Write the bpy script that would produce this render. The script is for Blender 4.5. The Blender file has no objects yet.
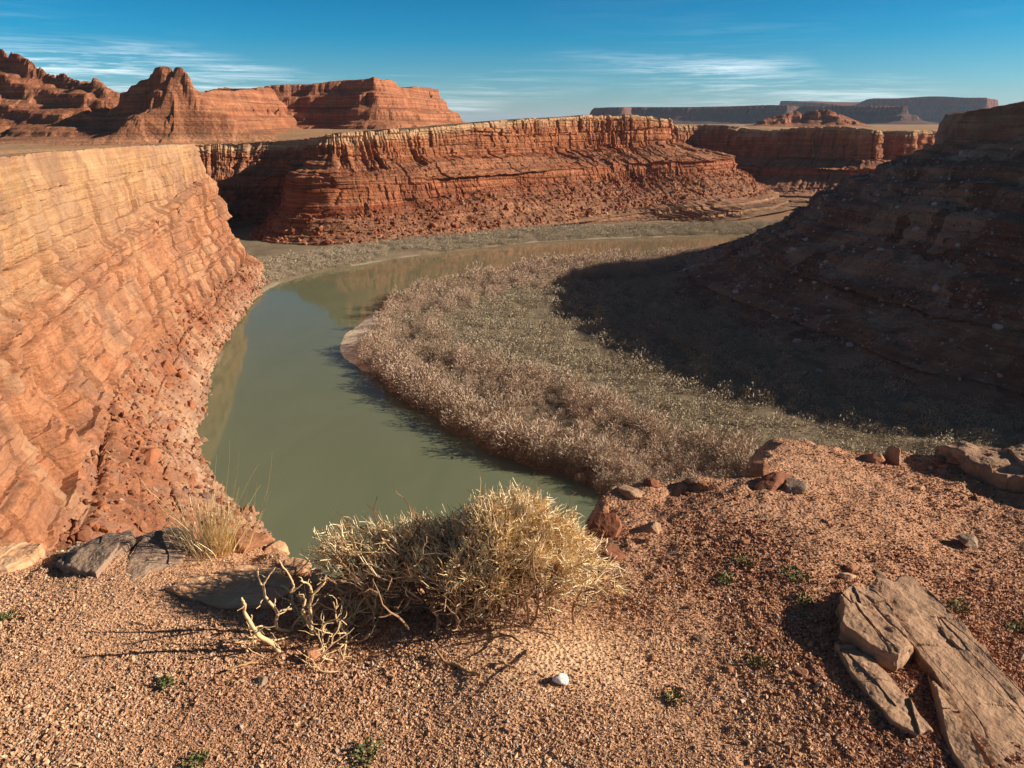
import bpy, math, random
import numpy as np
from mathutils import Vector

S = bpy.context.scene
COL = S.collection
rng = np.random.default_rng(11)
random.seed(11)

# ------------------------------------------------------------------ camera model
FPX, PITCH = 700.0, math.radians(20.5)
CP, SP = math.cos(PITCH), math.sin(PITCH)
EYE = np.array([0.0, 0.0, 60.0])

def ray(px, py):
    u, v = (px - 512) / FPX, (384 - py) / FPX
    return np.array([u, CP + v * SP, -SP + v * CP])

def at_z(px, py, z):
    d = ray(px, py)
    return EYE + d * ((z - 60.0) / d[2])

def at_y(px, py, y):
    d = ray(px, py)
    return EYE + d * (y / d[1])

SUN_AZ, SUN_EL = math.radians(-1.5), math.radians(23)

# ------------------------------------------------------------------ numpy noise
M32 = np.uint64(0xFFFFFFFF)
def hsh(ix, iy=0, iz=0, seed=0):
    ix = np.asarray(ix).astype(np.int64); iy = np.asarray(iy).astype(np.int64); iz = np.asarray(iz).astype(np.int64)
    n = (ix * 0x9E3779B1) ^ (iy * 0x85EBCA77) ^ (iz * 0xC2B2AE3D) ^ (int(seed) * 0x27D4EB2F + 0x165667B1)
    n = (n & 0xFFFFFFFF).astype(np.uint64)
    n ^= n >> np.uint64(15); n = (n * np.uint64(0x2C1B3C6D)) & M32
    n ^= n >> np.uint64(12); n = (n * np.uint64(0x297A2D39)) & M32
    n ^= n >> np.uint64(15)
    return n.astype(np.float64) / 4294967296.0

def vn(x, y, z=0.0, seed=0):
    x, y, z = np.broadcast_arrays(np.asarray(x, float), np.asarray(y, float), np.asarray(z, float))
    xi, yi, zi = np.floor(x), np.floor(y), np.floor(z)
    fx, fy, fz = x - xi, y - yi, z - zi
    fx = fx * fx * (3 - 2 * fx); fy = fy * fy * (3 - 2 * fy); fz = fz * fz * (3 - 2 * fz)
    flat = not np.any(zi) and not np.any(fz)
    def lay(k):
        a = hsh(xi, yi, zi + k, seed); b = hsh(xi + 1, yi, zi + k, seed)
        c = hsh(xi, yi + 1, zi + k, seed); d = hsh(xi + 1, yi + 1, zi + k, seed)
        return (a + (b - a) * fx) * (1 - fy) + (c + (d - c) * fx) * fy
    r = lay(0) if flat else lay(0) * (1 - fz) + lay(1) * fz
    return r * 2 - 1

def fbm(x, y, z=0.0, seed=0, octv=4, gain=0.5):
    t, a, f = 0.0, 1.0, 1.0
    for o in range(octv):
        t = t + a * vn(np.asarray(x) * f, np.asarray(y) * f, np.asarray(z) * f, seed + o * 17)
        a *= gain; f *= 2.03
    return t

def sstep(a, b, x):
    t = np.clip((np.asarray(x, float) - a) / (b - a), 0, 1)
    return t * t * (3 - 2 * t)

def blocks(s, z, h, asp, seed, wav=1.0):
    """jointed rock: one random offset per block, and a crack mask at the joints"""
    zz = z / h + 0.55 * wav * vn(s / (h * 8), z / (h * 5), seed=seed)
    L = np.floor(zz); fz = zz - L
    w = asp * (0.55 + 1.2 * hsh(L, seed=seed + 1))
    u = s / (h * w) + hsh(L, seed=seed + 2) * 31 + 0.22 * wav * vn(s / (h * 2), z / (h * 1.1), seed=seed + 3)
    C = np.floor(u); fu = u - C
    r = hsh(L, C, seed=seed + 4) - 0.5
    e = np.minimum(fu, 1 - fu) * w * h
    on = hsh(L, C + (fu > 0.5), seed=seed + 5) > 0.5
    crack = np.exp(-(e / (0.045 * h + 0.06)) ** 2) * on
    lay = hsh(L, seed=seed + 6) - 0.5
    ez = np.minimum(fz, 1 - fz) * h
    bed = np.exp(-(ez / (0.06 * h)) ** 2) * (hsh(L + (fz > 0.5), np.floor(s / (h * 6)), seed=seed + 7) > 0.45)
    return r, crack, lay, bed

# ------------------------------------------------------------------ mesh helpers
def np_mesh(name, V, Fc, mat=None, smooth=False, attrs=None, uvless=True):
    """V (n,3); Fc (m,k) array of k-gons, or list of such arrays"""
    if not isinstance(Fc, (list, tuple)): Fc = [Fc]
    Fc = [np.asarray(f, np.int32) for f in Fc if len(f)]
    me = bpy.data.meshes.new(name)
    V = np.asarray(V, np.float32)
    me.vertices.add(len(V)); me.vertices.foreach_set('co', V.ravel())
    loops = np.concatenate([f.ravel() for f in Fc])
    tot = np.concatenate([np.full(len(f), f.shape[1], np.int32) for f in Fc])
    st = np.concatenate([[0], np.cumsum(tot)[:-1]]).astype(np.int32)
    me.loops.add(len(loops)); me.loops.foreach_set('vertex_index', loops.astype(np.int32))
    me.polygons.add(len(tot)); me.polygons.foreach_set('loop_start', st)
    me.polygons.foreach_set('loop_total', tot)
    me.polygons.foreach_set('use_smooth', np.full(len(tot), bool(smooth)))
    me.update(calc_edges=True); me.validate()
    for k, a in (attrs or {}).items():
        at = me.attributes.new(k, 'FLOAT', 'POINT'); at.data.foreach_set('value', np.asarray(a, np.float32).ravel())
    if mat: me.materials.append(mat)
    return me

def link(name, me, parent=None, loc=None):
    o = bpy.data.objects.new(name, me); COL.objects.link(o)
    if parent is not None: o.parent = parent
    if loc is not None: o.location = loc
    return o

def tag(o, label=None, cat=None, group=None, kind=None):
    if label: o['label'] = label
    if cat: o['category'] = cat
    if group: o['group'] = group
    if kind: o['kind'] = kind
    return o

def empty(name, loc=(0, 0, 0)):
    o = bpy.data.objects.new(name, None); COL.objects.link(o); o.location = loc
    o.empty_display_size = 0.1
    return o

def grid_faces(nr, nc, flip=False):
    i = np.arange(nr * nc).reshape(nr, nc)
    f = np.stack([i[:-1, :-1], i[:-1, 1:], i[1:, 1:], i[1:, :-1]], -1).reshape(-1, 4)
    return f[:, ::-1] if flip else f

def catmull(P, n):
    """P (k,d) -> n samples, spaced by arc length of the first two coordinates"""
    P = np.asarray(P, float); k = len(P)
    Q = np.vstack([2 * P[0] - P[1], P, 2 * P[-1] - P[-2]])
    t = np.linspace(0, k - 1 - 1e-9, n); i = t.astype(int); f = (t - i)[:, None]
    a, b, c, d = Q[i], Q[i + 1], Q[i + 2], Q[i + 3]
    return 0.5 * ((2 * b) + (c - a) * f + (2 * a - 5 * b + 4 * c - d) * f ** 2 + (3 * b - a - 3 * c + d) * f ** 3)

# ------------------------------------------------------------------ material helpers
class NG:
    def __init__(self, name=None, tree=None):
        if tree is None:
            self.mat = bpy.data.materials.new(name); self.mat.use_nodes = True
            tree = self.mat.node_tree
        self.t = tree; tree.nodes.clear()
    def N(self, typ, ins=None, **props):
        n = self.t.nodes.new(typ)
        for k, v in props.items(): setattr(n, k, v)
        for k, v in (ins or {}).items(): self.put(n.inputs[k], v)
        return n
    def put(self, sock, v):
        if isinstance(v, bpy.types.NodeSocket): self.t.links.new(v, sock)
        elif isinstance(v, bpy.types.Node): self.t.links.new(v.outputs[0], sock)
        else:
            if hasattr(sock, 'default_value'):
                dv = sock.default_value
                if hasattr(dv, '__len__') and len(dv) == 4 and hasattr(v, '__len__') and len(v) == 3: v = (*v, 1)
                sock.default_value = v
    def obj(self): return self.N('ShaderNodeTexCoord').outputs['Object']
    def scale(self, vec, sc, loc=(0, 0, 0)):
        return self.N('ShaderNodeMapping', {'Vector': vec, 'Scale': sc, 'Location': loc}).outputs[0]
    def noise(self, vec, scale=1, detail=4, rough=0.55, dist=0.0):
        return self.N('ShaderNodeTexNoise', {'Vector': vec, 'Scale': scale, 'Detail': detail, 'Roughness': rough, 'Distortion': dist}).outputs['Fac']
    def voro(self, vec, scale=1, feature='F1', out='Distance', rand=1.0):
        return self.N('ShaderNodeTexVoronoi', {'Vector': vec, 'Scale': scale, 'Randomness': rand}, feature=feature).outputs[out]
    def m(self, op, a, b=0.0, c=None, clamp=False):
        n = self.N('ShaderNodeMath', {0: a, 1: b}, operation=op, use_clamp=clamp)
        if c is not None: self.put(n.inputs[2], c)
        return n.outputs[0]
    def rng(self, v, a, b, c=0.0, d=1.0):
        return self.N('ShaderNodeMapRange', {'Value': v, 'From Min': a, 'From Max': b, 'To Min': c, 'To Max': d}).outputs[0]
    def mix(self, fac, a, b, blend='MIX'):
        n = self.N('ShaderNodeMix', data_type='RGBA', blend_type=blend)
        self.put(n.inputs[0], fac); self.put(n.inputs[6], a); self.put(n.inputs[7], b)
        return n.outputs[2]
    def ramp(self, fac, stops, interp='LINEAR'):
        n = self.N('ShaderNodeValToRGB', {'Fac': fac}); cr = n.color_ramp; cr.interpolation = interp
        while len(cr.elements) > 1: cr.elements.remove(cr.elements[-1])
        for i, (p, c) in enumerate(stops):
            e = cr.elements[0] if i == 0 else cr.elements.new(p)
            e.position = p
            if not hasattr(c, '__len__'): c = (c, c, c)
            e.color = (*c[:3], 1)
        return n.outputs[0]
    def attr(self, name): return self.N('ShaderNodeAttribute', attribute_name=name).outputs['Fac']
    def island(self): return self.N('ShaderNodeNewGeometry').outputs['Random Per Island']
    def bump(self, h, strength=0.5, dist=0.1, normal=None):
        n = self.N('ShaderNodeBump', {'Height': h, 'Strength': strength, 'Distance': dist})
        if normal is not None: self.put(n.inputs['Normal'], normal)
        return n.outputs[0]
    def out(self, col, rough=0.9, normal=None, spec=0.2, **ins):
        d = {'Base Color': col, 'Roughness': rough, 'Specular IOR Level': spec}; d.update(ins)
        if normal is not None: d['Normal'] = normal
        b = self.N('ShaderNodeBsdfPrincipled', d)
        o = self.N('ShaderNodeOutputMaterial'); self.t.links.new(b.outputs[0], o.inputs[0])
        return self.mat

def hexc(r, g, b):
    f = lambda c: (c / 255 / 12.92) if c / 255 <= 0.04045 else ((c / 255 + 0.055) / 1.055) ** 2.4
    return (f(r), f(g), f(b))

def rock_mat(name, zones, sc=1.0, strata=0.5, patina=0.25, streak=0.25, bump=0.6, patcol=(0.09, 0.055, 0.045), band=(0.35, 0.14, 0.07), bandamt=0.35, slabs=0.0, pale=(0.45, 0.3, 0.18)):
    """zones: [(position 0..1 of the 'zone' attribute, colour)]"""
    g = NG(name); p = g.obj()
    z = g.attr('zone')
    zw = g.m('ADD', z, g.m('MULTIPLY', g.m('SUBTRACT', g.noise(p, 0.12 * sc, 4), 0.5), 0.10))
    base = g.ramp(zw, zones)
    st = g.noise(g.scale(p, (0.015 * sc, 0.015 * sc, 0.55 * sc)), 1.0, 6, 0.65)          # bedding
    st2 = g.noise(g.scale(p, (0.03 * sc, 0.03 * sc, 2.2 * sc)), 1.0, 5, 0.65)
    bandf = g.ramp(st, [(0.40, 0.0), (0.52, 1.0), (0.60, 0.1), (0.72, 0.9)])
    c = g.mix(g.m('MULTIPLY', bandf, bandamt), base, band)
    lum = g.m('ADD', g.rng(st2, 0.3, 0.7, 1 - strata * 0.5, 1 + strata * 0.5), g.rng(g.noise(p, 0.25 * sc, 6, 0.7), 0.3, 0.7, -0.22, 0.22))
    sv = g.noise(g.scale(p, (0.5 * sc, 0.5 * sc, 0.035 * sc)), 1.0, 5, 0.6)               # run-off streaks
    lum = g.m('MULTIPLY', lum, g.rng(sv, 0.35, 0.68, 1 - streak, 1 + streak * 0.6))
    fine = g.noise(p, 2.6 * sc, 5, 0.75)
    lum = g.m('MULTIPLY', lum, g.rng(fine, 0.3, 0.7, 0.78, 1.22))
    hs = g.N('ShaderNodeCombineColor', {0: lum, 1: lum, 2: lum}).outputs[0]
    c = g.mix(1.0, c, hs, 'MULTIPLY')
    if slabs:
        wp = g.N('ShaderNodeVectorMath', {0: g.scale(p, (1, 1, 0.8)), 1: g.N('ShaderNodeVectorMath', {0: g.N('ShaderNodeTexNoise', {'Vector': p, 'Scale': 0.25 * sc, 'Detail': 3}).outputs['Color'], 1: (3.0 / sc, 3.0 / sc, 3.0 / sc)}, operation='MULTIPLY').outputs[0]}, operation='ADD').outputs[0]
        cellc = g.N('ShaderNodeTexVoronoi', {'Vector': wp, 'Scale': 0.14 * sc}, feature='F1').outputs['Color']
        cellv = g.N('ShaderNodeSeparateColor', {0: cellc})
        c = g.mix(g.m('MULTIPLY', g.rng(cellv.outputs[0], 0.45, 0.9), slabs), c, patcol)
        c = g.mix(g.m('MULTIPLY', g.rng(cellv.outputs[1], 0.5, 1.0), slabs), c, pale)
        cell2 = g.N('ShaderNodeSeparateColor', {0: g.N('ShaderNodeTexVoronoi', {'Vector': wp, 'Scale': 0.45 * sc}, feature='F1').outputs['Color']})
        c = g.mix(g.m('MULTIPLY', g.rng(cell2.outputs[2], 0.4, 1.0), slabs * 0.6), c, band)
    pt = g.ramp(g.noise(g.scale(p, (1, 1, 0.7)), 0.09 * sc, 6, 0.68, 0.6), [(0.52, 0.0), (0.66, 1.0)])
    c = g.mix(g.m('MULTIPLY', pt, patina), c, patcol)
    h = g.m('ADD', g.m('MULTIPLY', st2, 0.6), g.m('MULTIPLY', fine, 0.5))
    h = g.m('ADD', h, g.m('MULTIPLY', g.voro(g.scale(p, (1, 1, 1.6)), 0.9 * sc, 'DISTANCE_TO_EDGE'), 0.5))
    nb = g.bump(h, bump, 0.6 / sc)
    return g.out(c, 0.92, nb, 0.15)

# ------------------------------------------------------------------ lofted canyon walls
def loft(name, mat, rim, rows, n, nts, amps, seed, smooth=False, und=(2.5, 28), flute=0.0, label=None, steps=(), stepw=None, wav=1.0):
    """rim: [(x,y,z)] walked with the canyon on the right hand; rows: per station a list of (offset, z)
    offsets: negative = back from the rim. amps: per row (block amplitude, rubble amplitude)"""
    R = catmull(rim, n)
    K = len(rows[0])
    rowsA = np.asarray(rows, float)                        # (stations, K, 2)
    RW = catmull(rowsA.reshape(len(rows), -1), n).reshape(n, K, 2)
    T = np.gradient(R[:, :2], axis=0)
    w = max(3, n // 90)
    ker = np.ones(2 * w + 1) / (2 * w + 1)
    Tp = np.pad(T, ((w, w), (0, 0)), mode='edge')
    T = np.stack([np.convolve(Tp[:, i], ker, 'valid') for i in (0, 1)], 1)
    T /= np.linalg.norm(T, axis=1)[:, None]
    Nn = np.stack([T[:, 1], -T[:, 0]], 1)
    s = np.concatenate([[0], np.cumsum(np.linalg.norm(np.diff(R[:, :2], axis=0), axis=1))])
    offs, zs, zone, ab, ar = [], [], [], [], []
    A = np.asarray([tuple(a) + (a[0],) if len(a) == 2 else a for a in amps], float)
    af = []
    for k in range(K - 1):
        m = nts[k]
        tt = np.linspace(0, 1, m, endpoint=(k == K - 2))
        for t in tt:
            offs.append(RW[:, k, 0] * (1 - t) + RW[:, k + 1, 0] * t)
            zs.append(RW[:, k, 1] * (1 - t) + RW[:, k + 1, 1] * t)
            zone.append((k + t) / (K - 1))
            ab.append(A[k, 0] * (1 - t) + A[k + 1, 0] * t); ar.append(A[k, 1] * (1 - t) + A[k + 1, 1] * t); af.append(A[k, 2] * (1 - t) + A[k + 1, 2] * t)
    O = np.array(offs); Z = np.array(zs)
    zone = np.repeat(np.array(zone)[:, None], n, 1)
    ab = np.array(ab)[:, None]; ar = np.array(ar)[:, None]; af = np.array(af)[:, None]
    fld = 0
    nr = O.shape[0]
    Sg = np.repeat(s[None], nr, 0)
    # big buttresses and bays move the whole wall
    big = und[0] * fbm(Sg / und[1], Z / 90.0, seed=seed, octv=3)
    X = R[None, :, 0] + Nn[None, :, 0] * O; Yy = R[None, :, 1] + Nn[None, :, 1] * O
    V = np.stack([X, Yy, Z], -1)
    ds = np.gradient(V, axis=1); dt = np.gradient(V, axis=0)
    nor = np.cross(ds, dt); nor /= (np.linalg.norm(nor, axis=-1, keepdims=True) + 1e-9)
    sg = np.sign((nor[..., 0] * Nn[None, :, 0] + nor[..., 1] * Nn[None, :, 1]) + nor[..., 2] * 0.6)
    nor *= sg[..., None]
    if steps:
        sw = np.asarray(stepw, float); swr = []
        for k in range(K - 1):
            m = nts[k]; tt = np.linspace(0, 1, m, endpoint=(k == K - 2)); swr += [sw[k] * (np.ones(len(sw[k]) if sw.ndim > 1 else 1)) * (min(1, t_ * 6) if k == 1 else 1) for t_ in tt]
        swr = np.array(swr)
        if swr.shape[1] == 1: swr = np.repeat(swr, len(steps), 1)
        gO, gZ = np.gradient(O, axis=0), np.gradient(Z, axis=0)
        sl = np.clip(np.where(np.abs(gZ) > 1e-3, gO / np.where(np.abs(gZ) > 1e-3, gZ, 1), 0), -1.3, 0)
        for q_, (h, amt) in enumerate(steps):
            zz = Z / h + 0.45 * wav * fbm(Sg / (h * 9), Z / (h * 7), seed=seed + 70 + q_, octv=3)
            L = np.floor(zz); f_ = zz - L; rs = 0.62 + 0.26 * hsh(L, seed=seed + 75)
            gg = np.where(f_ < rs, f_ / rs * 0.08, 0.08 + (f_ - rs) / (1 - rs) * 0.92)
            fade = 0.35 + 0.65 * sstep(-0.5, 0.2, vn(Sg / (h * 6), L * 3.7, seed=seed + 80 + q_))
            O = O + amt * swr[:, q_:q_ + 1] * fade * sl * (gg - f_) * h
        V = np.stack([R[None, :, 0] + Nn[None, :, 0] * O, R[None, :, 1] + Nn[None, :, 1] * O, Z], -1)
    d = np.zeros_like(Z)
    lz = Z + 0.05 * 0
    for (h, asp, am, cr, ly, bd) in BLK[name]:
        r, c, l, b = blocks(Sg, lz, h, asp, seed + int(h * 10), wav)
        gate = 0.35 + 0.65 * sstep(-0.35, 0.25, vn(Sg / (h * 7), Z / (h * 5), seed=seed + 91 + int(h)))
        d += (am * r * 2 * gate - cr * c * gate + ly * l * 2 - bd * b)
    if flute > 0:
        fl = np.abs(vn(Sg / 3.2 + 0.35 * vn(Sg / 9, Z / 14, seed=seed + 5), Z / 40, seed=seed + 6)) + 0.5 * np.abs(vn(Sg / 1.3, Z / 18, seed=seed + 8))
        fld = -flute * (0.8 - fl) * af * (0.25 + 0.9 * sstep(-0.5, 0.5, fbm(Sg / 37, Z / 60, seed=seed + 11, octv=3)))
    d = d * ab + fld + ab * 0.25 * fbm(Sg / 2.0, Z / 1.3, seed=seed + 33, octv=3)
    rub = fbm(V[..., 0] / 7, V[..., 1] / 7, V[..., 2] / 7, seed + 50, 4, 0.55)
    cell = hsh(np.floor(Sg / 1.7 + vn(Sg / 3, O / 3, seed=seed) * .6), np.floor(O / 1.4 + vn(Sg / 2, O / 4, seed=seed + 2) * .6), seed=seed + 60)
    rub = rub * 0.6 + np.where(cell > 0.8, (cell - 0.8) * 4.0, 0)
    d = d + ar * rub
    wb = np.clip(ab + 0.3 * ar, 0, 1) * (Z > 0.5)
    V = V + nor * d[..., None]
    nrim = nts[0] + max(2, int(nts[1] * .25))
    V[:nrim, :, 2] = np.minimum(V[:nrim, :, 2], np.maximum(Z[:nrim], R[None, :, 2] - 1.5) + 0.12)
    V[..., 0] += Nn[None, :, 0] * big * wb; V[..., 1] += Nn[None, :, 1] * big * wb
    me = np_mesh(name, V.reshape(-1, 3), grid_faces(nr, n), mat, smooth, {'zone': zone})
    o = link(name, me)
    tag(o, label, 'cliff', kind='structure')
    return o, V, zone

BLK = {}
# ================================================================== world, sun, camera
W = bpy.data.worlds.new('World'); S.world = W; W.use_nodes = True
g = NG(tree=W.node_tree)
sky = g.N('ShaderNodeTexSky', sky_type='NISHITA', sun_disc=False, sun_elevation=SUN_EL,
          sun_rotation=math.radians(90) - SUN_AZ, altitude=1300, air_density=1.0, dust_density=0.25, ozone_density=2.2)
dirv = g.N('ShaderNodeTexCoord').outputs['Generated']
sx = g.N('ShaderNodeSeparateXYZ', {0: dirv}); el = sx.outputs[2]
tint = g.ramp(el, [(0.0, (0.74, 0.84, 0.98)), (0.05, (0.40, 0.88, 1.10)), (0.10, (0.06, 0.78, 1.10)), (0.16, (0.0, 0.66, 1.02)), (0.4, (0.26, 0.40, 0.52)), (1.0, (0.50, 0.54, 0.60))])
skyc = g.mix(1.0, sky.outputs[0], tint, 'MULTIPLY')
# thin cirrus
cv = g.scale(dirv, (2.2, 2.2, 44.0))
wisp = g.noise(cv, 1.6, 8, 0.62, 0.8)
cv2 = g.scale(dirv, (6.0, 6.0, 120.0), (3, 1, 0))
wisp2 = g.noise(cv2, 1.7, 6, 0.7, 0.6)
big = g.noise(g.scale(dirv, (1.6, 1.6, 7.0), (1.7, 0.2, 0.35)), 1.0, 3, 0.5)
cf = g.m('MULTIPLY', g.rng(g.m('ADD', g.m('MULTIPLY', wisp, 0.6), g.m('MULTIPLY', wisp2, 0.4)), 0.46, 0.60), g.rng(big, 0.44, 0.60))
bandm = g.ramp(el, [(0.0, 0.7), (0.035, 1.0), (0.062, 1.0), (0.078, 0.4), (0.09, 0.08), (0.13, 0.03), (0.4, 0.12)])
cf = g.m('MULTIPLY', cf, bandm, clamp=True)
skyc = g.mix(g.m('MULTIPLY', cf, 0.8), skyc, (16, 17, 17.4))
bg = g.N('ShaderNodeBackground', {'Color': skyc, 'Strength': 0.05})
wo = g.N('ShaderNodeOutputWorld'); W.node_tree.links.new(bg.outputs[0], wo.inputs[0])

sl = bpy.data.lights.new('sun', 'SUN'); sl.energy = 5.0; sl.angle = math.radians(0.53); sl.color = (1.0, 0.90, 0.77)
so = bpy.data.objects.new('sun', sl); COL.objects.link(so)
sv = Vector((math.cos(SUN_EL) * math.cos(SUN_AZ), math.cos(SUN_EL) * math.sin(SUN_AZ), math.sin(SUN_EL)))
so.rotation_euler = sv.to_track_quat('Z', 'Y').to_euler(); so.location = (300, 40, 300)

cd = bpy.data.cameras.new('camera'); cam = bpy.data.objects.new('camera', cd); COL.objects.link(cam)
cam.location = EYE; cam.rotation_euler = (math.radians(90) - PITCH, 0, 0)
cd.sensor_width = 36; cd.lens = 36 * FPX / 1024; cd.clip_start = 0.05; cd.clip_end = 60000
S.camera = cam
S.view_settings.view_transform = 'Standard'; S.view_settings.look = 'None'
S.view_settings.gamma = 1; S.view_settings.exposure = 0.8

# ================================================================== canyon walls
TAN, ORANGE, RED, PALE = hexc(206, 158, 112), hexc(196, 124, 80), hexc(168, 88, 56), hexc(192, 168, 136)
m_near = rock_mat('near_sandstone', [(0.0, hexc(158, 122, 92)), (0.19, hexc(164, 126, 94)), (0.23, hexc(174, 136, 96)), (0.36, hexc(172, 130, 92)), (0.42, hexc(172, 126, 92)), (0.58, hexc(170, 118, 84)), (0.76, hexc(164, 110, 78)), (0.86, hexc(146, 94, 68)), (0.94, hexc(170, 136, 110)), (1.0, hexc(160, 132, 106))],
                  1.0, 0.5, 0.62, 0.18, 0.6, hexc(132, 100, 82), hexc(156, 102, 68), 0.35, 0.36, hexc(196, 158, 120))
BLK['near_cliff'] = [(16, 0.5, 1.7, 3.0, 0.5, 0.9), (8.0, 0.7, 1.1, 2.2, 0.4, 0.9), (3.0, 1.1, 0.45, 0.7, 0.25, 0.35), (0.9, 2.4, 0.08, 0.0, 0.08, 0.06)]
rimL = [(-45, -30, 57), (-49, 10, 56.3), (-54, 40, 55.8), (-63, 70, 55.4), (-78, 110, 55), (-91, 150, 54.6), (-102, 200, 54), (-113, 250, 53), (-122, 284, 52.3), (-136, 300, 52), (-170, 318, 51), (-220, 345, 50), (-300, 380, 49)]
#        inner         rim      cap foot   ledge   slab foot   talus foot
prof = [((-25, 55.5), (0, 57), (1.5, 37), (4, 36), (10, 17), (34, -1.2)), ((-25, 54.8), (0, 56.3), (1.5, 36), (4, 35), (10, 17), (34, -1.2)),
        ((-25, 54.3), (0, 55.8), (1.5, 35), (4, 34), (10, 16.5), (35, -1.2)), ((-25, 54), (0, 55.4), (1.5, 34.5), (4, 33.5), (10, 16), (37, -1.2)),
        ((-25, 53.5), (0, 55), (1.5, 34.5), (4, 33.5), (10, 15), (23, -1.2)), ((-25, 53), (0, 54.6), (1.5, 35), (3.5, 34), (9, 12.5), (20, -1.2)),
        ((-25, 52.5), (0, 54), (1.2, 37), (3, 36), (9, 9.5), (17.5, -1.2)), ((-25, 51.5), (0, 53), (1.2, 39.5), (3, 38.5), (11, 8), (21, -1.2)),
        ((-25, 51), (0, 52.3), (1.2, 41), (2.5, 40), (12, 9), (24, -1.2)), ((-25, 50.5), (0, 52), (1.2, 41), (2.5, 40), (12, 11), (26, -1.2)),
        ((-25, 49.5), (0, 51), (2, 41), (4, 40), (15, 12), (30, -1.2)), ((-25, 48.5), (0, 50), (2, 41), (4, 40), (15, 12), (30, -1.2)), ((-25, 47.5), (0, 49), (2, 41), (4, 40), (15, 12), (30, -1.2))]
_, V_near, Z_near = loft('near_cliff', m_near, rimL, prof, 1600, [14, 150, 14, 170, 150], [(0, .1), (0.05, .05), (0.9, 0), (1, 0), (1.0, 0.3), (0.05, 1.0)], 3, und=(2.0, 34), wav=0.3, steps=[(6.5, 0.9), (2.1, 0.75)], stepw=[(0, 0), (.9, .9), (.3, .3), (.8, .3), (.2, .1)],
     label='sunlit tan and orange sandstone cliff rising from the river on the left')

m_far = rock_mat('far_red_rock', [(0.0, hexc(128, 110, 84)), (0.08, hexc(136, 116, 88)), (0.10, hexc(186, 152, 116)), (0.175, hexc(186, 146, 106)), (0.20, hexc(156, 94, 60)), (0.27, hexc(144, 80, 48)), (0.29, hexc(138, 86, 60)), (0.355, hexc(140, 84, 56)), (0.375, hexc(148, 80, 48)), (0.45, hexc(136, 75, 47)), (0.48, hexc(136, 88, 64)), (0.54, hexc(132, 92, 70)), (0.60, hexc(142, 104, 78)), (0.75, hexc(134, 100, 78)), (1.0, hexc(128, 102, 76))],
                 0.5, 0.75, 0.35, 0.25, 0.8, hexc(108, 68, 54), hexc(178, 130, 94), 0.42)
BLK['far_cliff'] = [(9, 0.9, 1.3, 1.6, 0.7, 0.6), (4.0, 1.2, 0.8, 0.9, 0.7, 0.6), (1.6, 1.6, 0.3, 0.2, 0.4, 0.25)]
rimF = [(-320, 400, 46), (-250, 438, 47), (-200, 466, 47.5), (-158, 474, 49), (-126, 456, 51), (-111, 422, 53), (-101, 399, 54), (-78, 410, 55.8), (-45, 440, 58), (-8, 478, 61), (30, 520, 63.7), (64, 545, 65.4), (95, 560, 65), (116, 574, 63.5), (128, 600, 62), (118, 642, 60), (122, 668, 58)]
P_al = ((-30, -2), (0, 0), (2.5, -5), (9, -12), (34, -22), (44, -28), (78, -44), (90, -47))
def prow(z, *tab): return [(o, (z + dz) if rel else dz) for (o, dz, rel) in tab]
def far_row(z, c, ub, t2, t2b, tf, te):
    dz = tf[1] - te[1]; do = te[0] - tf[0]
    terr_ = [(tf[0] + .30 * do, tf[1] - .22 * dz), (tf[0] + .32 * do, tf[1] - .52 * dz), (tf[0] + .62 * do, tf[1] - .62 * dz), (tf[0] + .64 * do, tf[1] - .92 * dz), te]
    return [(-30, z - 1.2), (0, z), c, (c[0] + (ub[0] - c[0]) * .55, ub[1]), t2, t2b, tf] + terr_
rowsF = []
for (x, y, z) in rimF:
    rowsF.append(None)
al = lambda z: far_row(z, (2.5, z - 5), (9, z - 11), (34, 24), (44, 19), (76, 3), (90, -1))
for i in (0, 1, 2, 3): rowsF[i] = al(rimF[i][2])
rowsF[4] = far_row(51, (2.5, 46), (8, 38), (18, 29), (23, 18), (40, 3), (50, -1))
rowsF[5] = far_row(53, (2.5, 48.5), (8, 40), (16, 30), (21, 16), (34, 2.5), (42, -1))
rowsF[6] = far_row(54, (2.5, 49.5), (9, 41), (20, 30), (25, 15), (38, 2.5), (44, -1))
rowsF[7] = far_row(55.8, (2, 51), (8, 41), (20, 30), (24, 17), (44, 2.5), (50, -1))
rowsF[8] = far_row(58, (2, 54), (8, 41), (22, 30), (25, 22), (50, 3), (58, -1))
rowsF[9] = far_row(61, (1.5, 58), (8, 41), (28, 31), (31, 24), (60, 5), (82, -1))
rowsF[10] = far_row(63.7, (1.5, 61.5), (8, 41), (38, 32), (41, 24), (70, 8), (110, 1))
rowsF[11] = far_row(65.4, (1.5, 63.5), (8, 42), (36, 33), (39, 24), (74, 9), (128, 2))
rowsF[12] = far_row(65, (1.5, 63), (8, 43), (38, 33), (41, 24), (74, 10), (120, 3))
rowsF[13] = far_row(63.5, (1.5, 61.5), (9, 44), (46, 34), (49, 25), (76, 10), (110, 4))
rowsF[14] = far_row(62, (1.5, 60), (9, 44), (50, 34), (53, 25), (76, 10), (110, 5))
rowsF[15] = far_row(60, (1.5, 58), (9, 44), (40, 33), (43, 24), (66, 10), (100, 6))
rowsF[16] = far_row(58, (1.5, 56), (9, 43), (30, 32), (33, 24), (56, 10), (90, 6))
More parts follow.
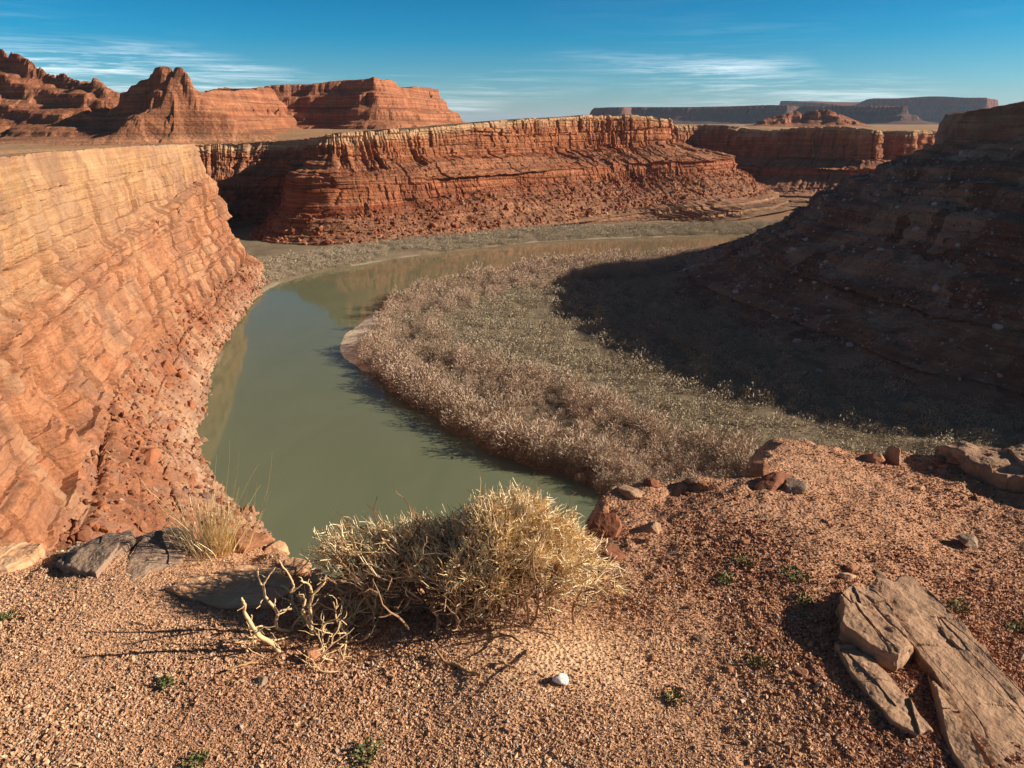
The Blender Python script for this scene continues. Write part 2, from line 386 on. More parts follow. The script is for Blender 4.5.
_, V_far, Z_far = loft('far_cliff', m_far, rimF, rowsF, 1700, [10, 16, 70, 50, 40, 60, 14, 10, 14, 10, 20], [(0, .1, 0), (.5, .1, .3), (1, 0, .8), (.9, .4, .7), (.6, .7, .1), (.9, .4, .6), (.2, 1.0, 0), (.2, .5, .4), (.3, .5, .5), (.2, .5, .4), (.3, .5, .5), (0, .4, 0)], 21, und=(3.4, 30), flute=3.0, steps=[(8.0, 0.8), (3.0, 0.8)], stepw=[0, 0, .5, 1, .6, .6, .6, .5, .5, .5, 0],
     label='red layered canyon cliff with a pale cap across the river')

BLK['side_canyon_cliff'] = [(11, 1.0, 1.3, 1.5, 0.6, 0.5), (4.0, 1.2, 0.8, 0.8, 0.5, 0.5)]
rimS = [(122, 662, 58), (142, 694, 57), (175, 706, 58), (205, 690, 57), (222, 652, 53.5), (240, 620, 56.5), (266, 602, 57), (291, 588, 53.5), (299, 630, 53), (305, 690, 53), (326, 690, 53), (353, 655, 53), (363, 692, 53), (430, 720, 53), (560, 700, 53)]
rowsS = [far_row(z, (2, z - 3), (10, 31), (24, 25), (28, 18), (56, 9), (115, 4.5)) for (x, y, z) in rimS]
loft('side_canyon_cliff', m_far, rimS, rowsS, 900, [8, 8, 50, 20, 20, 30, 10, 6, 10, 6, 10], [(0, .1, 0), (.5, .1, .3), (1, 0, 1), (1, .2, 1), (.6, .8, .2), (1, .2, .8), (.25, 1.3, 0), (.2, .5, 0), (.2, .5, 0), (.2, .5, 0), (.2, .5, 0), (0, .4, 0)], 41, und=(6.0, 40), flute=2.4, steps=[(7.0, 0.9), (3.0, 0.8)], stepw=[0, 0, .6, 1, .6, .6, .6, .5, .5, .5, 0],
     label='dark red cliffs of the side canyon beyond the river bend')

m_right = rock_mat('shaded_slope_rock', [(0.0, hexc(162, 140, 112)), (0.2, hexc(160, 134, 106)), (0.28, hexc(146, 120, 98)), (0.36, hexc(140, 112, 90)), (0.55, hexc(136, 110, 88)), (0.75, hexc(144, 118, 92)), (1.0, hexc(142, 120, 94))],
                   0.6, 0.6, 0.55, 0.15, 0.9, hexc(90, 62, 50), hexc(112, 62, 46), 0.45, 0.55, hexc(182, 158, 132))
BLK['right_hillside'] = [(6, 1.2, 0.9, 0.8, 0.4, 0.4), (2.0, 1.6, 0.4, 0.3, 0.3, 0.2)]
rimR = [(420, 345, 66), (330, 335, 66), (250, 320, 64), (192, 300, 62), (164, 281, 62.5), (160, 262, 63.5), (165, 240, 66), (176, 212, 69.5), (187, 180, 70.5), (196, 148, 67.5), (212, 128, 63), (250, 116, 60), (330, 110, 56)]
def rr(z, k=1.0): return [(-90, z + 22), (-14, z + 2.0), (0, z), (1.5, z - 11), (14, z - 18), (17 + 26 * k, 30), (17 + 29 * k, 25), (18 + 52 * k, 12.5), (19 + 74 * k, 4.4), (20 + 104 * k, -1.5)]
rowsR = [rr(z, k) for (x, y, z), k in zip(rimR, (0.6, 0.6, 0.6, 0.75, 0.9, .95, .95, .95, 0.95, 0.7, 0.5, 0.5, 0.5))]
_, V_right, Z_right = loft('right_hillside', m_right, rimR, rowsR, 900, [20, 8, 60, 24, 50, 14, 50, 50, 40], [(0, .1), (.2, .1), (.5, .1), (.8, .2), (.4, .7), (.5, .9), (.8, .7), (.15, 1.0), (0, .6), (0, .2)], 61, und=(2.0, 45), steps=[(7.0, 0.85), (2.6, 0.8)], stepw=[0, 0, .6, .8, .9, .4, .9, .4, 0],
     label='shaded boulder strewn hillside with a cliff top on the right')

# ================================================================== river, floor, plateau
left_bank = [(560, 640), (420, 625), (320, 585), (266, 530), (240, 507), (212, 490), (191, 470), (195, 430), (210, 380), (230, 330), (260, 292), (300, 277), (370, 263), (450, 252), (520, 244), (600, 239), (700, 236), (790, 234), (900, 231)]
right_bank = [(900, 236), (820, 239), (760, 244), (700, 254), (640, 262), (560, 270), (500, 277), (440, 288), (400, 300), (375, 313), (350, 332), (340, 346), (352, 362), (385, 385), (440, 425), (500, 458), (560, 478), (606, 496), (680, 540), (760, 600)]
wl = np.array([at_z(px, py, 0)[:2] for px, py in left_bank])
wr = np.array([at_z(px, py, 0)[:2] for px, py in right_bank])
wpoly = np.vstack([catmull(wl, 160), catmull(wr, 180)])

def inpoly(x, y, poly):
    c = np.zeros(x.shape, bool); n = len(poly); j = n - 1
    for i in range(n):
        xi, yi = poly[i]; xj, yj = poly[j]
        if yi != yj:
            c ^= ((yi > y) != (yj > y)) & (x < (xj - xi) * (y - yi) / (yj - yi) + xi)
        j = i
    return c

def dist_line(x, y, P, closed=False):
    d = np.full(x.shape, 1e18); n = len(P)
    for i in range(n if closed else n - 1):
        a = P[i]; b = P[(i + 1) % n]; ab = b - a; L = ab @ ab
        if L < 1e-12: continue
        t = np.clip(((x - a[0]) * ab[0] + (y - a[1]) * ab[1]) / L, 0, 1)
        d = np.minimum(d, (x - a[0] - t * ab[0]) ** 2 + (y - a[1] - t * ab[1]) ** 2)
    return np.sqrt(d)

def water_sd(x, y):
    d = dist_line(x, y, wpoly, True)
    return np.where(inpoly(x, y, wpoly), -d, d)

xs = np.concatenate([np.linspace(-340, -130, 60)[:-1], np.linspace(-130, 220, 320), np.linspace(220, 700, 100)[1:]])
ys = np.concatenate([np.linspace(5, 440, 330)[:-1], np.linspace(440, 960, 150)])
GX, GY = np.meshgrid(xs, ys)
SD = water_sd(GX, GY)
bankn = fbm(GX / 9, GY / 9, seed=5, octv=4)
SDn = SD + 1.6 * bankn
def floor_z(SDn, X, Y):
    z = np.where(SDn < 0, np.maximum(SDn * 0.25, -2.0), np.minimum(SDn * 0.16, 1.3))
    z = z + sstep(3, 30, SDn) * (0.35 * fbm(X / 14, Y / 14, seed=8, octv=4) + 0.6)
    ter = 7.5 * sstep(520, 620, Y)
    return z + ter * sstep(0, 12, SDn) - 1.5 * sstep(40, 20, Y)
FZ = floor_z(SDn, GX, GY)
sandm = ((GX > -60) & (GX < -37) & (GY > 165) & (GY < 245)).astype(float)   # the pale spit at the tip of the bar
g = NG('floodplain_soil'); p = g.obj()
n1 = g.noise(p, 0.08, 6, 0.65); n2 = g.noise(p, 0.9, 5, 0.7)
c = g.mix(g.rng(n1, 0.35, 0.65), hexc(120, 104, 84), hexc(142, 124, 100))
c = g.mix(g.rng(n2, 0.4, 0.7, 0, 0.6), c, hexc(104, 92, 66))
c = g.mix(g.attr('sand'), c, hexc(228, 208, 178))
c = g.mix(g.rng(g.N('ShaderNodeSeparateXYZ', {0: p}).outputs[1], 400, 520), c, g.mix(n1, hexc(150, 100, 70), hexc(160, 118, 84)))
m_floor = g.out(c, 0.95, g.bump(n2, 0.7, 0.5), 0.1)
sand = np.clip(sandm * sstep(12, 7, SDn) + sstep(3.2, 1.0, SDn) * np.where((GY > 262) | (GX < -62), 0.22 * sstep(-0.2, 0.5, fbm(GX / 17, GY / 17, seed=15, octv=3)), 0.0), 0, 1)
tag(link('floodplain', np_mesh('floodplain', np.stack([GX, GY, FZ], -1).reshape(-1, 3), grid_faces(*GX.shape), m_floor, True, {'sand': sand})),
    'brown valley floor inside the river bend', 'ground', kind='structure')

g = NG('river_water'); p = g.obj()
sp = g.N('ShaderNodeSeparateXYZ', {0: p})
murk_refl = g.mix(g.m('MULTIPLY', g.rng(sp.outputs[1], 265, 350), g.rng(g.noise(g.scale(p, (0.02, 0.06, 1)), 1.0, 4), 0.3, 0.6, 0.4, 1.0)), (0.135, 0.15, 0.082), (0.25, 0.16, 0.085))  # far reach browner: tan shallows plus the cliff's reflection put into the colour
silt = g.noise(g.scale(p, (0.05, 0.02, 1)), 1.0, 5, 0.6, 1.2)
murk_refl = g.mix(g.rng(silt, 0.35, 0.7, 0, 0.35), murk_refl, (0.19, 0.19, 0.11))
wv = g.noise(g.scale(p, (1.0, 0.6, 1)), 0.9, 4, 0.6)
nb = g.bump(wv, 0.05, 0.10)
m_water = g.out(murk_refl, 0.06, nb, 0.5, IOR=1.33)
wx = np.array([-400, 800.]); wy = np.array([0, 900.])
WX, WY = np.meshgrid(np.linspace(-400, 800, 40), np.linspace(-5, 950, 40))
tag(link('river', np_mesh('river', np.stack([WX, WY, np.zeros_like(WX)], -1).reshape(-1, 3), grid_faces(40, 40), m_water, True)),
    'calm green brown river curving through the canyon', 'water', kind='structure')

# plateau behind the rims, one sheet to the horizon
canyon = np.array([(-45, -30), (-49, 10), (-54, 40), (-63, 70), (-78, 110), (-91, 150), (-102, 200), (-113, 250), (-122, 284), (-136, 300), (-170, 318), (-220, 345), (-300, 380), (-420, 395),
                   (-320, 400), (-250, 438), (-200, 466), (-158, 474), (-126, 456), (-111, 422), (-101, 399), (-78, 410), (-45, 440), (-8, 478), (30, 520), (64, 545), (95, 560), (116, 574), (128, 600), (118, 640), (122, 662),
                   (142, 694), (175, 706), (205, 690), (222, 652), (240, 620), (266, 602), (291, 588), (299, 630), (305, 690), (326, 690), (353, 655), (363, 692), (430, 720), (560, 700), (1100, 680), (1100, -200), (-45, -200)], float)
ctl = np.array(rimL + rimF + rimS, float)
def geo(a, b, n, k): 
    t = np.linspace(0, 1, n); return a + (b - a) * (np.exp(k * t) - 1) / (math.exp(k) - 1)
py_ = np.concatenate([geo(-60, -3000, 25, 4)[::-1][:-1], np.linspace(-60, 950, 200), geo(950, 26000, 90, 4.5)[1:]])
px_ = np.concatenate([geo(-420, -16000, 60, 4.5)[::-1][:-1], np.linspace(-420, 680, 210), geo(680, 16000, 60, 4.5)[1:]])
QX, QY = np.meshgrid(px_, py_)
ins = inpoly(QX, QY, canyon); dc = dist_line(QX, QY, canyon, True)
num = np.zeros_like(QX); den = np.zeros_like(QX)
for x, y, z in ctl:
    w = 1 / ((QX - x) ** 2 + (QY - y) ** 2 + 60) ** 1.5; num += w * z; den += w
zr = num / den
zp = zr * np.exp(-dc / 400) + 53.5 * (1 - np.exp(-dc / 400)) - 0.5 + 0.9 * fbm(QX / 60, QY / 60, seed=77, octv=4) * sstep(10, 80, dc)
zp = zp - 3.0 * sstep(26, 10, dc)
zp = zp - sstep(1000, 9000, np.hypot(QX, QY)) * 6
okv = (~ins) & (dc > 9)
V = np.stack([QX, QY, zp], -1).reshape(-1, 3)
Fq = grid_faces(*QX.shape); keep = okv.ravel()[Fq].all(1)
Fq = Fq[keep]; used = np.unique(Fq); remap = -np.ones(len(V), int); remap[used] = np.arange(len(used))
g = NG('plateau_soil'); p = g.obj()
n1 = g.noise(p, 0.02, 6, 0.65); n2 = g.noise(p, 0.35, 5, 0.75)
c = g.mix(g.rng(n1, 0.35, 0.62), hexc(180, 136, 98), hexc(160, 128, 94))
c = g.mix(g.rng(n2, 0.5, 0.72, 0, 0.55), c, hexc(110, 96, 66))
m_plat = g.out(c, 0.95, g.bump(n2, 0.8, 1.0), 0.1)
tag(link('plateau', np_mesh('plateau', V[used], remap[Fq], m_plat, True)), 'pale scrubby plateau above the canyon rim', 'ground', kind='structure')

# ================================================================== buttes and mesas (height sheets)
def polydist(X, Y, P):
    P = np.asarray(P, float)
    d = dist_line(X, Y, P, len(P) > 2)
    return np.where(inpoly(X, Y, P), -d, d) if len(P) > 2 else d

def terr(X, Y, base, feats, namp, nsc, seed, step=0.0):
    """feats: (points with z, radius, profile [(d, fraction)], closed)"""
    Z = np.full(X.shape, float(base))
    nz = fbm(X / nsc, Y / nsc, seed=seed, octv=5, gain=0.55)
    rid = np.abs(fbm(X / (nsc * .8), Y / (nsc * .8), seed=seed + 9, octv=4))
    for pts, prof, closed in feats:
        pts = np.asarray(pts, float)
        if closed:
            d = polydist(X, Y, pts[:, :2]); w = 0; zt = 0
            for x, y, z in pts:
                k = 1 / ((X - x) ** 2 + (Y - y) ** 2 + 100); w = w + k; zt = zt + k * z
            top = zt / w
        else:
            d = np.full(X.shape, 1e9); top = np.full(X.shape, float(base))
            for i in range(len(pts) - 1):
                a, b = pts[i], pts[i + 1]; ab = b[:2] - a[:2]; L = ab @ ab
                t = np.clip(((X - a[0]) * ab[0] + (Y - a[1]) * ab[1]) / L, 0, 1)
                dd = np.hypot(X - a[0] - t * ab[0], Y - a[1] - t * ab[1])
                zz = a[2] + (b[2] - a[2]) * t
                sc_ = (zz - base)
                better = dd / np.maximum(sc_, 1) < d / np.maximum(top - base, 1)
                d = np.where(better, dd, d); top = np.where(better, zz, top)
        dn = d + namp * (nz * 0.6 - rid * 0.9 + 0.3) * sstep(-20, 10, d)
        pd, pf = zip(*prof)
        f = np.interp(dn, pd, pf)
        Z = np.maximum(Z, base + (top - base) * f)
    Z = Z + 0.02 * (Z - base) * nz
    return Z

def height_sheet(name, mat, X, Y, Z, base, label, cat='butte', keep=None):
    zone = np.clip((Z - base) / max(1e-6, (Z.max() - base)), 0, 1)
    fa = grid_faces(*X.shape)
    if keep is not None: fa = fa[keep.ravel()[fa].all(1)]
    me = np_mesh(name, np.stack([X, Y, Z], -1).reshape(-1, 3), fa, mat, False, {'zone': zone})
    return tag(link(name, me), label, cat, kind='structure')

m_butte = rock_mat('butte_red_rock', [(0.0, hexc(152, 108, 78)), (0.2, hexc(150, 92, 62)), (0.5, hexc(152, 94, 66)), (0.8, hexc(146, 86, 60)), (1.0, hexc(140, 90, 68))],
                   0.25, 0.8, 0.35, 0.15, 0.9, hexc(106, 68, 54), hexc(176, 128, 94), 0.4)
def T(px, py, y): return tuple(at_y(px, py, y))
ter_prof = lambda k: [(-5, 1.0), (0, 1.0), (5 * k, .80), (16 * k, .74), (19 * k, .56), (38 * k, .46), (41 * k, .33), (62 * k, .22), (66 * k, .14), (120 * k, 0.0)]
BX, BY = np.meshgrid(np.arange(-700, 10, 1.5), np.arange(418, 940, 1.6))
mesaB = [T(205, 92, 745), T(240, 89, 725), T(300, 83, 730), T(345, 80, 722), T(374, 77, 700), T(392, 79, 735), T(402, 88, 780)] + [(-90, 920, 98), (-350, 920, 98)]
ridgeA = [T(-60, 36, 600), T(0, 48, 585), T(18, 53, 576), T(36, 63, 568), T(70, 76, 555), T(96, 78, 542), T(106, 87, 538)]
spur = [T(122, 92, 522), T(146, 79, 508), T(164, 67, 495), T(183, 68, 492), T(191, 79, 487)]
spurf = [T(174, 68, 492), T(168, 84, 486), T(162, 104, 480), T(156, 122, 474)]
low = [T(106, 89, 538), T(135, 93, 545), T(200, 93, 575)]
join_ridge = [T(188, 84, 492), T(200, 92, 520), T(216, 90, 560), T(240, 90, 630), T(270, 86, 710)]
steep = [(0, 1.0), (3, .93), (5, .74), (10, .68), (12, .50), (22, .40), (24, .27), (42, .14), (66, 0.0)]
gentle = [(0, 1.0), (12, .72), (14, .6), (30, .36), (33, .28), (56, 0.0)]
BZ = terr(BX, BY, 45.0, [(mesaB, ter_prof(.62), True), (ridgeA, ter_prof(.95), False), (spur, steep, False), (spurf, gentle, False), (low, steep, False), (join_ridge, steep, False)], 5, 26, 301)
q = 3.6
fr = (BZ / q) % 1.0
BD = dist_line(BX, BY, canyon, True); BIN = inpoly(BX, BY, canyon)
BZ = 44 + (BZ - 44) * sstep(6, 26, BD)
BZ = BZ + 0.55 * q * (sstep(0.25, 0.75, fr) - fr) * sstep(52, 58, BZ)
height_sheet('butte', m_butte, BX, BY, BZ, 45, 'layered red buttes standing on the plateau at upper left', keep=(~BIN) & (BD > 6))

RX, RY = np.meshgrid(np.arange(300, 720, 2.5), np.arange(1000, 1330, 3))
rb = [T(765, 118, 1150), T(795, 112, 1150), T(818, 107, 1140), T(830, 110, 1130), T(850, 118, 1120), T(868, 125, 1110)]
RZ = terr(RX, RY, 50, [(rb, [(0, 1), (4, .85), (12, .7), (15, .45), (40, .2), (70, 0)], False)], 10, 30, 402)
height_sheet('small_butte', m_butte, RX, RY, RZ, 50, 'small red butte below the far blue mesa')

m_mesa = rock_mat('far_mesa_rock', [(0.0, hexc(96, 80, 72)), (0.5, hexc(106, 76, 64)), (0.8, hexc(112, 74, 60)), (1.0, hexc(116, 88, 72))], 0.06, 0.6, 0.3, 0.1, 0.6, hexc(100, 66, 54), hexc(128, 74, 56), 0.5)  # colours darkened overall to put the mesa's shade into the rock
FX, FY = np.meshgrid(np.arange(200, 4600, 11), np.arange(2500, 5600, 14))
mesa1 = [T(592, 108, 3500), T(622, 107, 3350), T(630, 107, 3480), T(700, 106.5, 3330), T(770, 105, 3160), T(786, 105, 3120), T(800, 106, 3140), T(905, 106.5, 2800)] + [(1900, 4500, 140), (500, 4500, 130)]
mesa2 = [T(846, 106, 4500), T(875, 98, 4350), T(930, 96.5, 4200), T(984, 97, 4000), T(992, 99, 4150)] + [(3400, 5400, 220), (1900, 5400, 200)]
mp = [(-5, 1.0), (0, 1.0), (12, .62), (40, .5), (50, .28), (110, .1), (170, 0)]
FZm = terr(FX, FY, 46, [(mesa1, mp, True), (mesa2, mp, True)], 32, 300, 505)
height_sheet('far_mesa', m_mesa, FX, FY, FZm, 46, 'long blue shadowed mesa on the far right horizon', 'mesa')

# the air between here and the far mesas
hz = np.array([(x, y, z) for z in (-4, 300) for y in (-3400, 27500) for x in (-17500, 17500)], float)
g = NG('haze_air')
pv = g.N('ShaderNodeVolumePrincipled', {'Color': (0.62, 0.78, 1.0, 1), 'Density': 3.0e-5, 'Anisotropy': 0.2})
ov = g.N('ShaderNodeOutputMaterial'); g.t.links.new(pv.outputs[0], ov.inputs['Volume'])
tag(link('haze', np_mesh('haze', hz, np.array([(0, 2, 3, 1), (4, 5, 7, 6), (0, 1, 5, 4), (2, 6, 7, 3), (0, 4, 6, 2), (1, 3, 7, 5)]), g.mat)), 'thin blue haze filling the distance', 'haze', kind='stuff')
# ================================================================== foreground promontory
def zb(x, y): return 58.44 - 0.055 * np.asarray(y) + 0.0 * np.asarray(x)
def on_plane(px, py):
    d = ray(px, py); t = (58.44 - 60) / (d[2] + 0.055 * d[1]); return EYE + d * t
edge_px = [(-300, 590), (-120, 566), (0, 542), (60, 539), (130, 530), (190, 533), (240, 529), (275, 530), (310, 546), (340, 558), (420, 566), (500, 560), (572, 544), (598, 505), (625, 486), (680, 483), (742, 484), (766, 455), (798, 438), (840, 441), (890, 452), (930, 454), (955, 448), (1024, 450), (1150, 462), (1300, 470)]
ep = np.array([on_plane(a, b)[:2] for a, b in edge_px])
ep = np.vstack([[(-60, -46), (-20, -9), (-8, 0.2), (-4.5, 1.7)], ep, [(9, 5.0), (20, 9), (60, 26)]])
ep = ep[np.argsort(ep[:, 0])]
def y_edge(x): return np.interp(x, ep[:, 0], ep[:, 1])
BUSH = on_plane(480, 672)[:2]

def zfg(x, y, detail=True):
    x = np.asarray(x, float); y = np.asarray(y, float)
    ye = y_edge(x) + 0.10 * fbm(x * 2.2, y * 0.5, seed=120, octv=4)
    z = zb(x, y) + 0.05 * fbm(x * 0.9, y * 0.9, seed=121, octv=3) * sstep(0.0, 1.2, np.hypot(x, y))
    z = z + 0.07 * np.exp(-(((x - BUSH[0] - .12) / 0.45) ** 2 + ((y - BUSH[1] - .12) / 0.33) ** 2))      # sand caught under the bush
    z = z + 0.05 * np.exp(-(((x - 1.5) / 0.7) ** 2 + ((y - 3.2) / 0.45) ** 2))
    d = y - ye
    n = fbm(x * 3, y * 3, seed=122, octv=4)
    drop = np.where(d > -0.12, 0.10 * (sstep(-0.12, 0.1, d)), 0) + 0.5 * np.maximum(d, 0) + 1.6 * np.maximum(d - 0.12 + 0.05 * n, 0)
    z = z - drop
    if detail:
        red = sstep(0.15, 0.9, x + 0.35 * (y - 2.0) + 0.25 * vn(x * 1.5, y * 1.5, seed=130))               # coarser red clods to the right
        sand = np.exp(-(((x - BUSH[0] - .22) / 0.33) ** 2 + ((y - BUSH[1] - .02) / 0.22) ** 2))
        rough = (1 - 0.8 * sand)
        z = z + rough * (0.003 + 0.004 * red) * fbm(x * 14, y * 14, seed=123, octv=4) + rough * 0.0025 * fbm(x * 70, y * 70, seed=124, octv=2)
        lump = vn(x * 22, y * 22, seed=126)
        z = z + 0.012 * red * np.maximum(lump - 0.45, 0) * rough
        z = z + 0.05 * sstep(-0.5, 0.1, d) * fbm(x * 5, y * 5, seed=127, octv=4) * sstep(3, 0.4, d)
        z = z + sstep(0.2, 3, d) * 0.8 * fbm(x * .6, y * .6, z * .6, seed=128, octv=4)
    return np.maximum(z, -1.5)

_TT = np.linspace(0.8, 14, 1500)
def hit_fg(px, py):
    d = ray(px, py); Pn = EYE + d * _TT[:, None]
    k = int(np.argmax(Pn[:, 2] <= zfg(Pn[:, 0], Pn[:, 1], False)))
    t2 = np.linspace(_TT[max(k - 1, 0)], _TT[k], 24); Pn = EYE + d * t2[:, None]
    k = int(np.argmax(Pn[:, 2] <= zfg(Pn[:, 0], Pn[:, 1], False)))
    return Pn[k]

xs = np.concatenate([-3.3 - geo(0, 60, 46, 5)[::-1][:-1], np.linspace(-3.3, 4.4, 640), 4.4 + geo(0, 60, 46, 5)[1:]])
ys = np.concatenate([0.55 - geo(0, 50, 30, 5)[::-1][:-1], np.linspace(0.55, 5.0, 400), 5.0 + geo(0, 34, 60, 4)[1:]])
GX2, GY2 = np.meshgrid(xs, ys)
GZ2 = zfg(GX2, GY2)
g = NG('gravelly_soil'); p = g.obj()
sx_ = g.N('ShaderNodeSeparateXYZ', {0: p})
n1 = g.noise(p, 1.3, 5, 0.6); n2 = g.noise(p, 14, 6, 0.7); n3 = g.noise(p, 90, 4, 0.7)
redf = g.rng(g.m('ADD', g.m('ADD', sx_.outputs[0], g.m('MULTIPLY', sx_.outputs[1], 0.35)), g.rng(n1, 0.3, 0.7, -0.4, 0.4)), 0.8, 1.7)
redf = g.m('ADD', redf, g.rng(g.noise(p, 1.1, 4, 0.6), 0.35, 0.65, -0.4, 0.4), clamp=True)
c = g.mix(redf, hexc(196, 150, 114), hexc(178, 130, 98))
c = g.mix(g.rng(n2, 0.45, 0.7, 0, 0.6), c, hexc(156, 108, 78))
c = g.mix(g.rng(n3, 0.5, 0.75, 0, 0.5), c, hexc(208, 170, 132))
c = g.mix(g.attr('sandy'), c, hexc(222, 180, 138))
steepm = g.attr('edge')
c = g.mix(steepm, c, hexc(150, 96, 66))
vor = g.voro(p, 75)
h = g.m('ADD', g.m('MULTIPLY', n3, 0.6), g.m('MULTIPLY', vor, 0.8))
m_soil = g.out(c, 0.95, g.bump(h, 0.9, 0.008), 0.15)
sandy = np.exp(-(((GX2 - BUSH[0] - .25) / 0.30) ** 2 + ((GY2 - BUSH[1] - .02) / 0.20) ** 2))
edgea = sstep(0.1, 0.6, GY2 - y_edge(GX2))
tag(link('ground', np_mesh('ground', np.stack([GX2, GY2, GZ2], -1).reshape(-1, 3), grid_faces(*GX2.shape), m_soil, True, {'sandy': sandy, 'edge': edgea})),
    'red gravelly ground of the overlook in the foreground', 'ground', kind='structure')

# ------------------------------------------------------------------ stones
ICO_V, ICO_F = None, None
def ico(level):
    t = (1 + 5 ** .5) / 2
    v = np.array([(-1, t, 0), (1, t, 0), (-1, -t, 0), (1, -t, 0), (0, -1, t), (0, 1, t), (0, -1, -t), (0, 1, -t), (t, 0, -1), (t, 0, 1), (-t, 0, -1), (-t, 0, 1)], float)
    v /= np.linalg.norm(v[0])
    f = [(0, 11, 5), (0, 5, 1), (0, 1, 7), (0, 7, 10), (0, 10, 11), (1, 5, 9), (5, 11, 4), (11, 10, 2), (10, 7, 6), (7, 1, 8), (3, 9, 4), (3, 4, 2), (3, 2, 6), (3, 6, 8), (3, 8, 9), (4, 9, 5), (2, 4, 11), (6, 2, 10), (8, 6, 7), (9, 8, 1)]
    for _ in range(level):
        cache = {}; V = list(v); nf = []
        def mid(a, b):
            k = (min(a, b), max(a, b))
            if k not in cache:
                m = V[a] + V[b]; V.append(m / np.linalg.norm(m)); cache[k] = len(V) - 1
            return cache[k]
        for a, b, c in f:
            ab, bc, ca = mid(a, b), mid(b, c), mid(c, a)
            nf += [(a, ab, ca), (b, bc, ab), (c, ca, bc), (ab, bc, ca)]
        v, f = np.array(V), nf
    return v, np.array(f)
ICOS = {l: ico(l) for l in (0, 1, 2, 3, 4)}

def quat_rot(n, r):
    q = r.normal(size=(n, 4)); q /= np.linalg.norm(q, axis=1)[:, None]
    w, x, y, z = q.T
    return np.stack([1 - 2 * (y * y + z * z), 2 * (x * y - z * w), 2 * (x * z + y * w), 2 * (x * y + z * w), 1 - 2 * (x * x + z * z), 2 * (y * z - x * w), 2 * (x * z - y * w), 2 * (y * z + x * w), 1 - 2 * (x * x + y * y)], 1).reshape(n, 3, 3)

def rock_mesh(name, mat, dims, seed, level=3, planes=14, rough=0.06, strata=0.0, smooth=False):
    r = np.random.default_rng(seed)
    v, f = ICOS[level]
    N = r.normal(size=(planes, 3)); N /= np.linalg.norm(N, axis=1)[:, None]
    D = r.uniform(0.62, 1.0, planes)
    dot = v @ N.T
    rad = np.min(np.where(dot > 0.05, D / np.maximum(dot, 0.05), 9), axis=1)
    rad = np.minimum(rad, 1.25)
    V = v * rad[:, None]
    V = V + v * (rough * fbm(v[:, 0] * 2.2, v[:, 1] * 2.2, v[:, 2] * 2.2, seed, 4))[:, None]
    if strata:
        V[:, :2] *= (1 + strata * vn(V[:, 2] * 7, V[:, 2] * 0, seed=seed + 4))[:, None]
    V = V * (np.array(dims) / 2)
    return np_mesh(name, V, f, mat, smooth)

def stone_mat(name, c1, c2, sc=8.0, bump=0.5, dark=None):
    g = NG(name); p = g.obj()
    a = g.noise(p, sc * 0.5, 5, 0.65); b = g.noise(p, sc * 4, 5, 0.75)
    st = g.noise(g.scale(p, (sc * .4, sc * .4, sc * 2.6)), 1.0, 5, 0.6)
    c = g.mix(g.rng(a, 0.35, 0.65), c1, c2)
    c = g.mix(g.rng(st, 0.5, 0.7, 0, 0.5), c, dark or tuple(x * 0.55 for x in c1))
    c = g.mix(g.rng(b, 0.52, 0.75, 0, 0.45), c, tuple(min(1, x * 1.5) for x in c2))
    h = g.m('ADD', g.m('MULTIPLY', b, 0.5), st)
    return g.out(c, 0.9, g.bump(h, bump, 0.12 / sc), 0.2)

